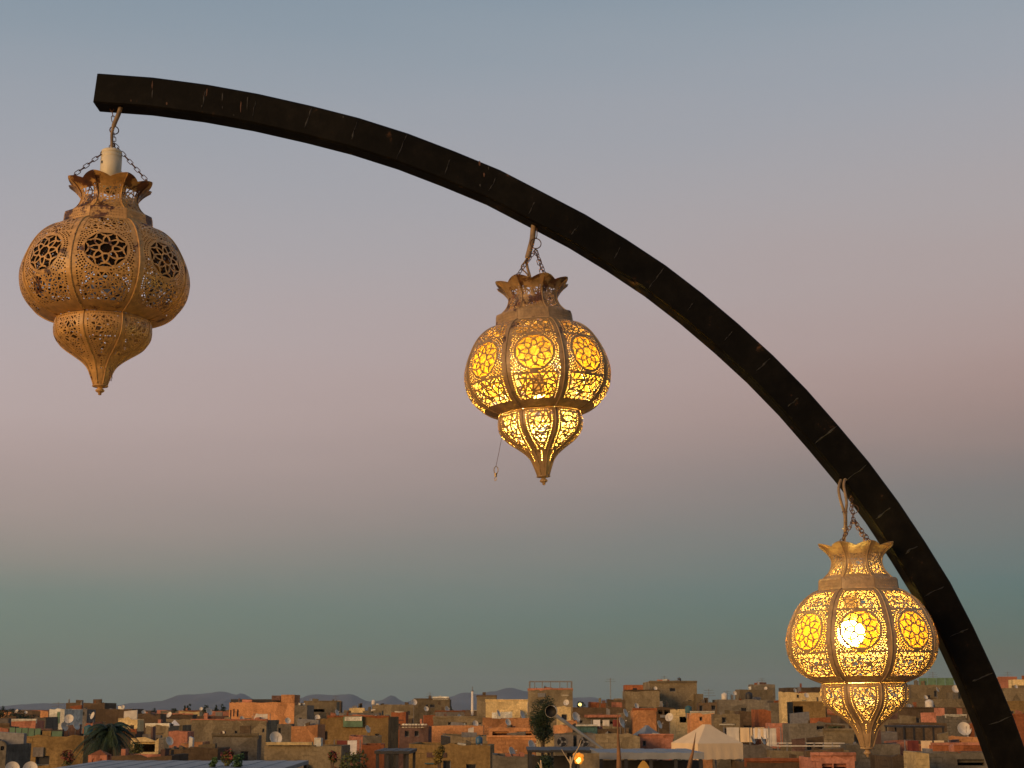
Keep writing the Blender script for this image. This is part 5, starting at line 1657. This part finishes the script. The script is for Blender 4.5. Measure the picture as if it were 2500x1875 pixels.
water_tank(912, 'long tan skyline', 'pale tank on the long tan skyline roof', M_DISH, 0.9)
water_tank(1660, 'highest broad', 'dark tank on the highest tan block', M_BLACK, 0.5)
water_tank(1770, 'long grey wall with', 'pale tank on the long grey ragged wall', M_DISH, 0.8)
water_tank(1830, 'long grey wall with', 'dark tank on the long grey ragged wall', M_BLACK, 0.9)
water_tank(2270, 'wide brown house with several', 'pale tank on the wide brown house with holes', M_DISH, 0.8)
water_tank(2300, 'tan skyline house with green', 'grey tank beside the green sheds', M_TIN, 0.8)

def mast(px, ytop, start, label, wpx, mat, arms=0):
    q = rec_of(start); d = q['d'] + min(2.5, q['dep'] * 0.6); t = P(px, ytop, d); base = q['z'] - 0.38
    root = empty('mast', (t.x, d, base)); tag(root, label, 'mast')
    r = wpx * d / F / 2; h = t.z - base
    g = MB(); g.tube([(0, 0, -0.02), (0, 0, h * 0.6), (0, 0, h)], [r, r * 0.95, r * 0.9], 10); g.obj('pole', mat, root)
    g = MB()
    if arms:
        for k in range(arms):
            zz = h - 0.15 - 0.28 * k; L = 0.5 + 0.12 * k
            g.tube([(-L, 0, zz), (L, 0, zz)], 0.02, 5)
    else:
        g.tube([(0, 0, h), (0, 0, h + 0.5)], r * 0.3, 5); g.lathe([(r * 1.2, h - 0.05), (r * 1.3, h), (0.01, h + 0.12)], 8)
    g.obj('aerial' if arms else 'cap', M_STEEL, root)
mast(1153.5, 1687, 'pale grey concrete', 'thick white pole standing up on the skyline near the yellow house', 6, M_CLOTH)
mast(1490, 1655, 'brown block on', 'thin pale lattice mast rising above the brown block', 2.2, M_TIN, 2)
for i, (x, y, st, lb) in enumerate(((1730, 1682, 'dark brown house with broken', 'rooftop aerial above the dark brown house with broken windows'), (1775, 1686, 'long grey wall with', 'rooftop aerial at one end of the long grey ragged wall'), (1622, 1650, 'highest broad', 'thin aerial on the highest tan block'),
                                    (2277, 1640, 'tan skyline house with green', 'thin aerial above the green sheds'), (1050, 1690, 'tall tan house with', 'thin aerial on the white-parapet house'), (820, 1698, 'tan skyline house with a dark', 'thin aerial over the dark open gallery'), (143, 1713, 'white sunlit', 'thin aerial on the white sunlit house'), (1860, 1655, 'small grey house at', 'thin aerial on the grey skyline peak house'), (2460, 1640, 'salmon skyline house', 'thin aerial on the salmon skyline house right of the arch'))):
    mast(x, y, st, lb, 1.2, M_STEEL, 3)

# rubble, boards, sheds and parapet bits on the roofs; ledges, sheets and patches on the fronts
crnd = random.Random(77)
for q in NEAR:
    if q['w'] < 1.6:
        continue
    for _ in range(int(crnd.uniform(2, 3.5 + q['w'] * 0.55))):
        ww, hh, dd2 = crnd.choice((0.15, 0.25, 0.4, 0.6, 0.9, 1.5)) * crnd.uniform(0.7, 1.3), crnd.choice((0.42, 0.5, 0.6, 0.8, 1.05)) * crnd.uniform(0.85, 1.1), crnd.uniform(0.2, 0.8)
        x = crnd.uniform(-q['w'] / 2 + 0.3, q['w'] / 2 - 0.3 - ww) if q['w'] > ww + 0.8 else -ww / 2
        y = crnd.uniform(0.3, max(0.35, min(3.5, q['dep'] - dd2 - 0.3)))
        g = MB(); zb = q['z'] - 0.38
        sl = crnd.uniform(-0.12, 0.12)
        g.box(x, x + ww, y, y + dd2, zb, zb + hh)
        for k_ in (5, 6):
            g.v[k_].z += sl
        g.obj('roof_block', crnd.choice((WALL['stone'], WALL['brown'], WALL['brown'], WALL['plum'], WALL['grey'], WALL['tan'], WALL['salmon'], WALL['white'], M_BLACK, M_STEEL, M_DISH, WALL['rust'])), q['root'])
    for _ in range(int(crnd.uniform(0, 1.2 + q['w'] * 0.22))):
        ww, hh = crnd.uniform(0.3, 1.4), crnd.choice((0.06, 0.1, 0.25, 0.5))
        if q['w'] < ww + 0.6:
            continue
        x = crnd.uniform(-q['w'] / 2 + 0.2, q['w'] / 2 - 0.2 - ww); zt = q['z'] - crnd.uniform(0.3, 2.6); pr_ = crnd.choice((0.05, 0.12, 0.35))
        g = MB(); g.box(x, x + ww, -pr_, 0.01, zt - hh, zt)
        g.obj('wall_ledge', crnd.choice((WALL['stone'], WALL['brown'], WALL['plum'], WALL['tan'], WALL['white'], M_STEEL, M_BLACK, WALL['rust'], M_TARP)), q['root'])

# ================================================================== lamps
def globe_lamp():
    rec = FRONT[3]; d = 46.5; c2 = P(1412, 1850, d); base = rec['z'] - .38
    root = empty('globe_lamp', (c2.x, d, base)); tag(root, 'lit amber lamp with a cluster of globes beside the crossed dry twigs', 'lamp')
    h = c2.z - base; m = emit('amber_glass', (1.0, 0.30, 0.015), 0.75, (0.3, 0.12, 0.02)); m2 = emit('amber_bulb', (1.0, 0.55, 0.10), 3.0)
    g = MB(); g.tube([(0, 0.05, -0.02), (0, 0.05, h - 0.02)], 0.035, 8); g.obj('post', M_BLACK, root)
    s = d / F
    for dx, dz, r, mm in ((-7, 6, 6, m), (7.5, 4, 5.5, m), (1.5, 6, 6, m), (-5, -1, 6.5, m), (8, -4, 5, m), (0, -6, 7.5, m2), (-4, -9, 5, m), (4, -10, 5, m)):
        g = MB(); g.lathe([(r * s * math.sin(math.pi * k / 8) + 1e-4, -r * s * math.cos(math.pi * k / 8)) for k in range(9)], 12)
        g.obj('globe', mm, root, True, Matrix.Translation((dx * s, -0.03, h + dz * s)))
globe_lamp()
def dim_lantern():
    d = 50; c2 = P(1571, 1868, d); base = FRONT[3]['z'] - .38
    root = empty('hanging_lamp', (c2.x, d, c2.z - 0.12)); tag(root, 'dim amber cone lamp hanging inside the grey metal canopy', 'lamp')
    m = emit('amber_dim', (1.0, 0.4, 0.06), 0.30, (0.25, 0.12, 0.03))
    g = MB(); g.lathe([(0.20, 0.0), (0.17, 0.08), (0.09, 0.2), (0.03, 0.26)], 16); g.obj('shade', m, root, True)
    zt = P(1571, 1837, 48).z - (c2.z - 0.12) - 0.2
    g = MB(); g.tube([(0, 0, 0.25), (0, 0, zt + 0.03)], 0.008, 5); g.obj('cord', M_BLACK, root)
dim_lantern()
def far_lamp():
    q = rec_of('long brown flat-roofed'); d = q['d'] + 2; c2 = P(1416, 1720, d); base = q['z'] - .38
    root = empty('roof_lamp', (c2.x, d, base)); tag(root, 'round yellow lamp alight on the long brown flat roof', 'lamp')
    h = c2.z - base
    g = MB(); g.tube([(0, 0.03, -0.02), (0, 0.03, h - 0.1)], 0.03, 6); g.obj('post', M_BLACK, root)
    m = emit('yellow_globe', (1.0, 0.78, 0.18), 2.2)
    g = MB(); g.lathe([(0.17 * math.sin(math.pi * k / 8) + 1e-4, -0.17 * math.cos(math.pi * k / 8)) for k in range(9)], 12)
    g.obj('globe', m, root, True, Matrix.Translation((0, 0, h)))
far_lamp()
def spot_lamp():
    d = 52.4; foot = P(1470, 1827.5, d); head = P(1356, 1746, d)
    root = empty('boom_lamp', foot); tag(root, 'spot lamp with round black mouth on a slanting grey boom, before the tall tan block', 'lamp')
    v = head - foot
    g = MB(); n = 10; g.tube([v * (k / n - 0.015) for k in range(n + 1)], [0.035 + 0.03 * k / n for k in range(n + 1)], 8); g.obj('boom', M_TIN, root)
    c2 = P(1345, 1737, d) - foot
    M = Matrix.Translation(c2) @ Vector((-0.35, -0.93, -0.1)).to_track_quat('Z', 'Y').to_matrix().to_4x4()
    g = MB(); g.lathe([(0.20, 0.0), (0.205, 0.01), (0.19, -0.12), (0.12, -0.24), (0.05, -0.29), (0.001, -0.295)], 20); g.obj('shade', M_DISH, root, True, M)
    g = MB(); g.lathe([(0.197, 0.006), (0.17, -0.1), (0.10, -0.2), (0.001, -0.24)], 20); g.obj('reflector', M_BLACK, root, True, M)
spot_lamp()
# a short post so that the boom stands on the shelter roof
# ================================================================== on our own terrace, below and at the edge of the picture
M_SPIKE = plain('dry_brown_leaf', (0.15, 0.072, 0.028), 0.7, var=0.45, scale=25)
M_TWIG = plain('pale_twig', (0.42, 0.33, 0.22), 0.8, var=0.3, scale=30)
def spike(pix, Y, label, width):
    pts3 = [P(x, y, Y) for x, y in pix]
    foot = pts3[-1] + (pts3[-1] - pts3[-2]).normalized() * 0.2; foot.z = TZ; foot.x = pts3[-1].x + (pts3[-1].x - pts3[-2].x) * 2.0
    full = pts3 + [pts3[-1].lerp(foot, 0.5), foot]
    o = empty('dry_spike', foot)
    path = [p - foot for p in full]; path[-1].z = -0.01
    g = MB(); g.tube(path, [w_ * Y / F for w_ in width], 10)
    g.obj('blade', M_SPIKE, o, True)
    g = MB(); g.lathe([(0.01, 0.0), (0.06, 0.0), (0.075, 0.05), (0.05, 0.06), (0.03, 0.1), (0.02, 0.1)], 12); g.obj('base', M_SPIKE, o)
    return tag(o, label, 'spike')
spike([(1508, 1735), (1508.5, 1745), (1508, 1762), (1508.5, 1790), (1510, 1820), (1511, 1850), (1511.5, 1880)], 6.2, 'tall brown spike tapering to a fine tip, left of the beige tent', [0.4, 1.0, 1.6, 2.4, 3.9, 5.6, 7.0, 12, 18])
spike([(1699, 1788), (1697, 1800), (1694, 1820), (1691, 1838), (1686, 1856), (1682, 1880)], 6.0, 'leaning brown spike in front of the beige tent', [0.4, 1.1, 2.2, 3.2, 4.8, 6.2, 10, 14])
tw = empty('dry_plant', (P(1398, 1890, 6.4).x, 6.4, TZ)); tag(tw, 'bare pale twigs crossing in front of the lit globe lamp', 'plant')
ti = Matrix.Translation(-Vector(tw.location))
for pix, w_ in (([(1419, 1806), (1414, 1822), (1404, 1840), (1398, 1854), (1394.5, 1868), (1394, 1885)], 1.5), ([(1371, 1829), (1376, 1838), (1385, 1852), (1391, 1864), (1393, 1885)], 1.1), ([(1313, 1861), (1317, 1868), (1321, 1878), (1324, 1890)], 1.2)):
    ps = [P(x, y, 6.4) for x, y in pix]; ps.append(ps[-1].lerp(Vector(tw.location), 0.5)); ps.append(Vector(tw.location) + Vector((0, 0, -0.01)))
    ps = smooth_path(ps, 5)
    g = MB(); g.tube([ti @ p for p in ps], [(0.5 + 0.8 * min(1, k / 12)) * w_ * 6.4 / F for k in range(len(ps))], 6)
    g.obj('twig', M_TWIG, tw, True)

# ================================================================== evening haze
g = MB(); g.box(-24000, 24000, -1500, 19000, -1.5, 420)
m = bpy.data.materials.new('haze_air'); m.use_nodes = True
n = m.node_tree.nodes; n.clear()
o_ = n.new('ShaderNodeOutputMaterial'); v_ = n.new('ShaderNodeVolumePrincipled')
v_.inputs['Color'].default_value = (0.60, 0.76, 0.96, 1)
v_.inputs['Density'].default_value = 3.2e-5
v_.inputs['Anisotropy'].default_value = 0.0
m.node_tree.links.new(v_.outputs[0], o_.inputs['Volume'])
hz = g.obj('haze', m)
hz['kind'] = 'stuff'
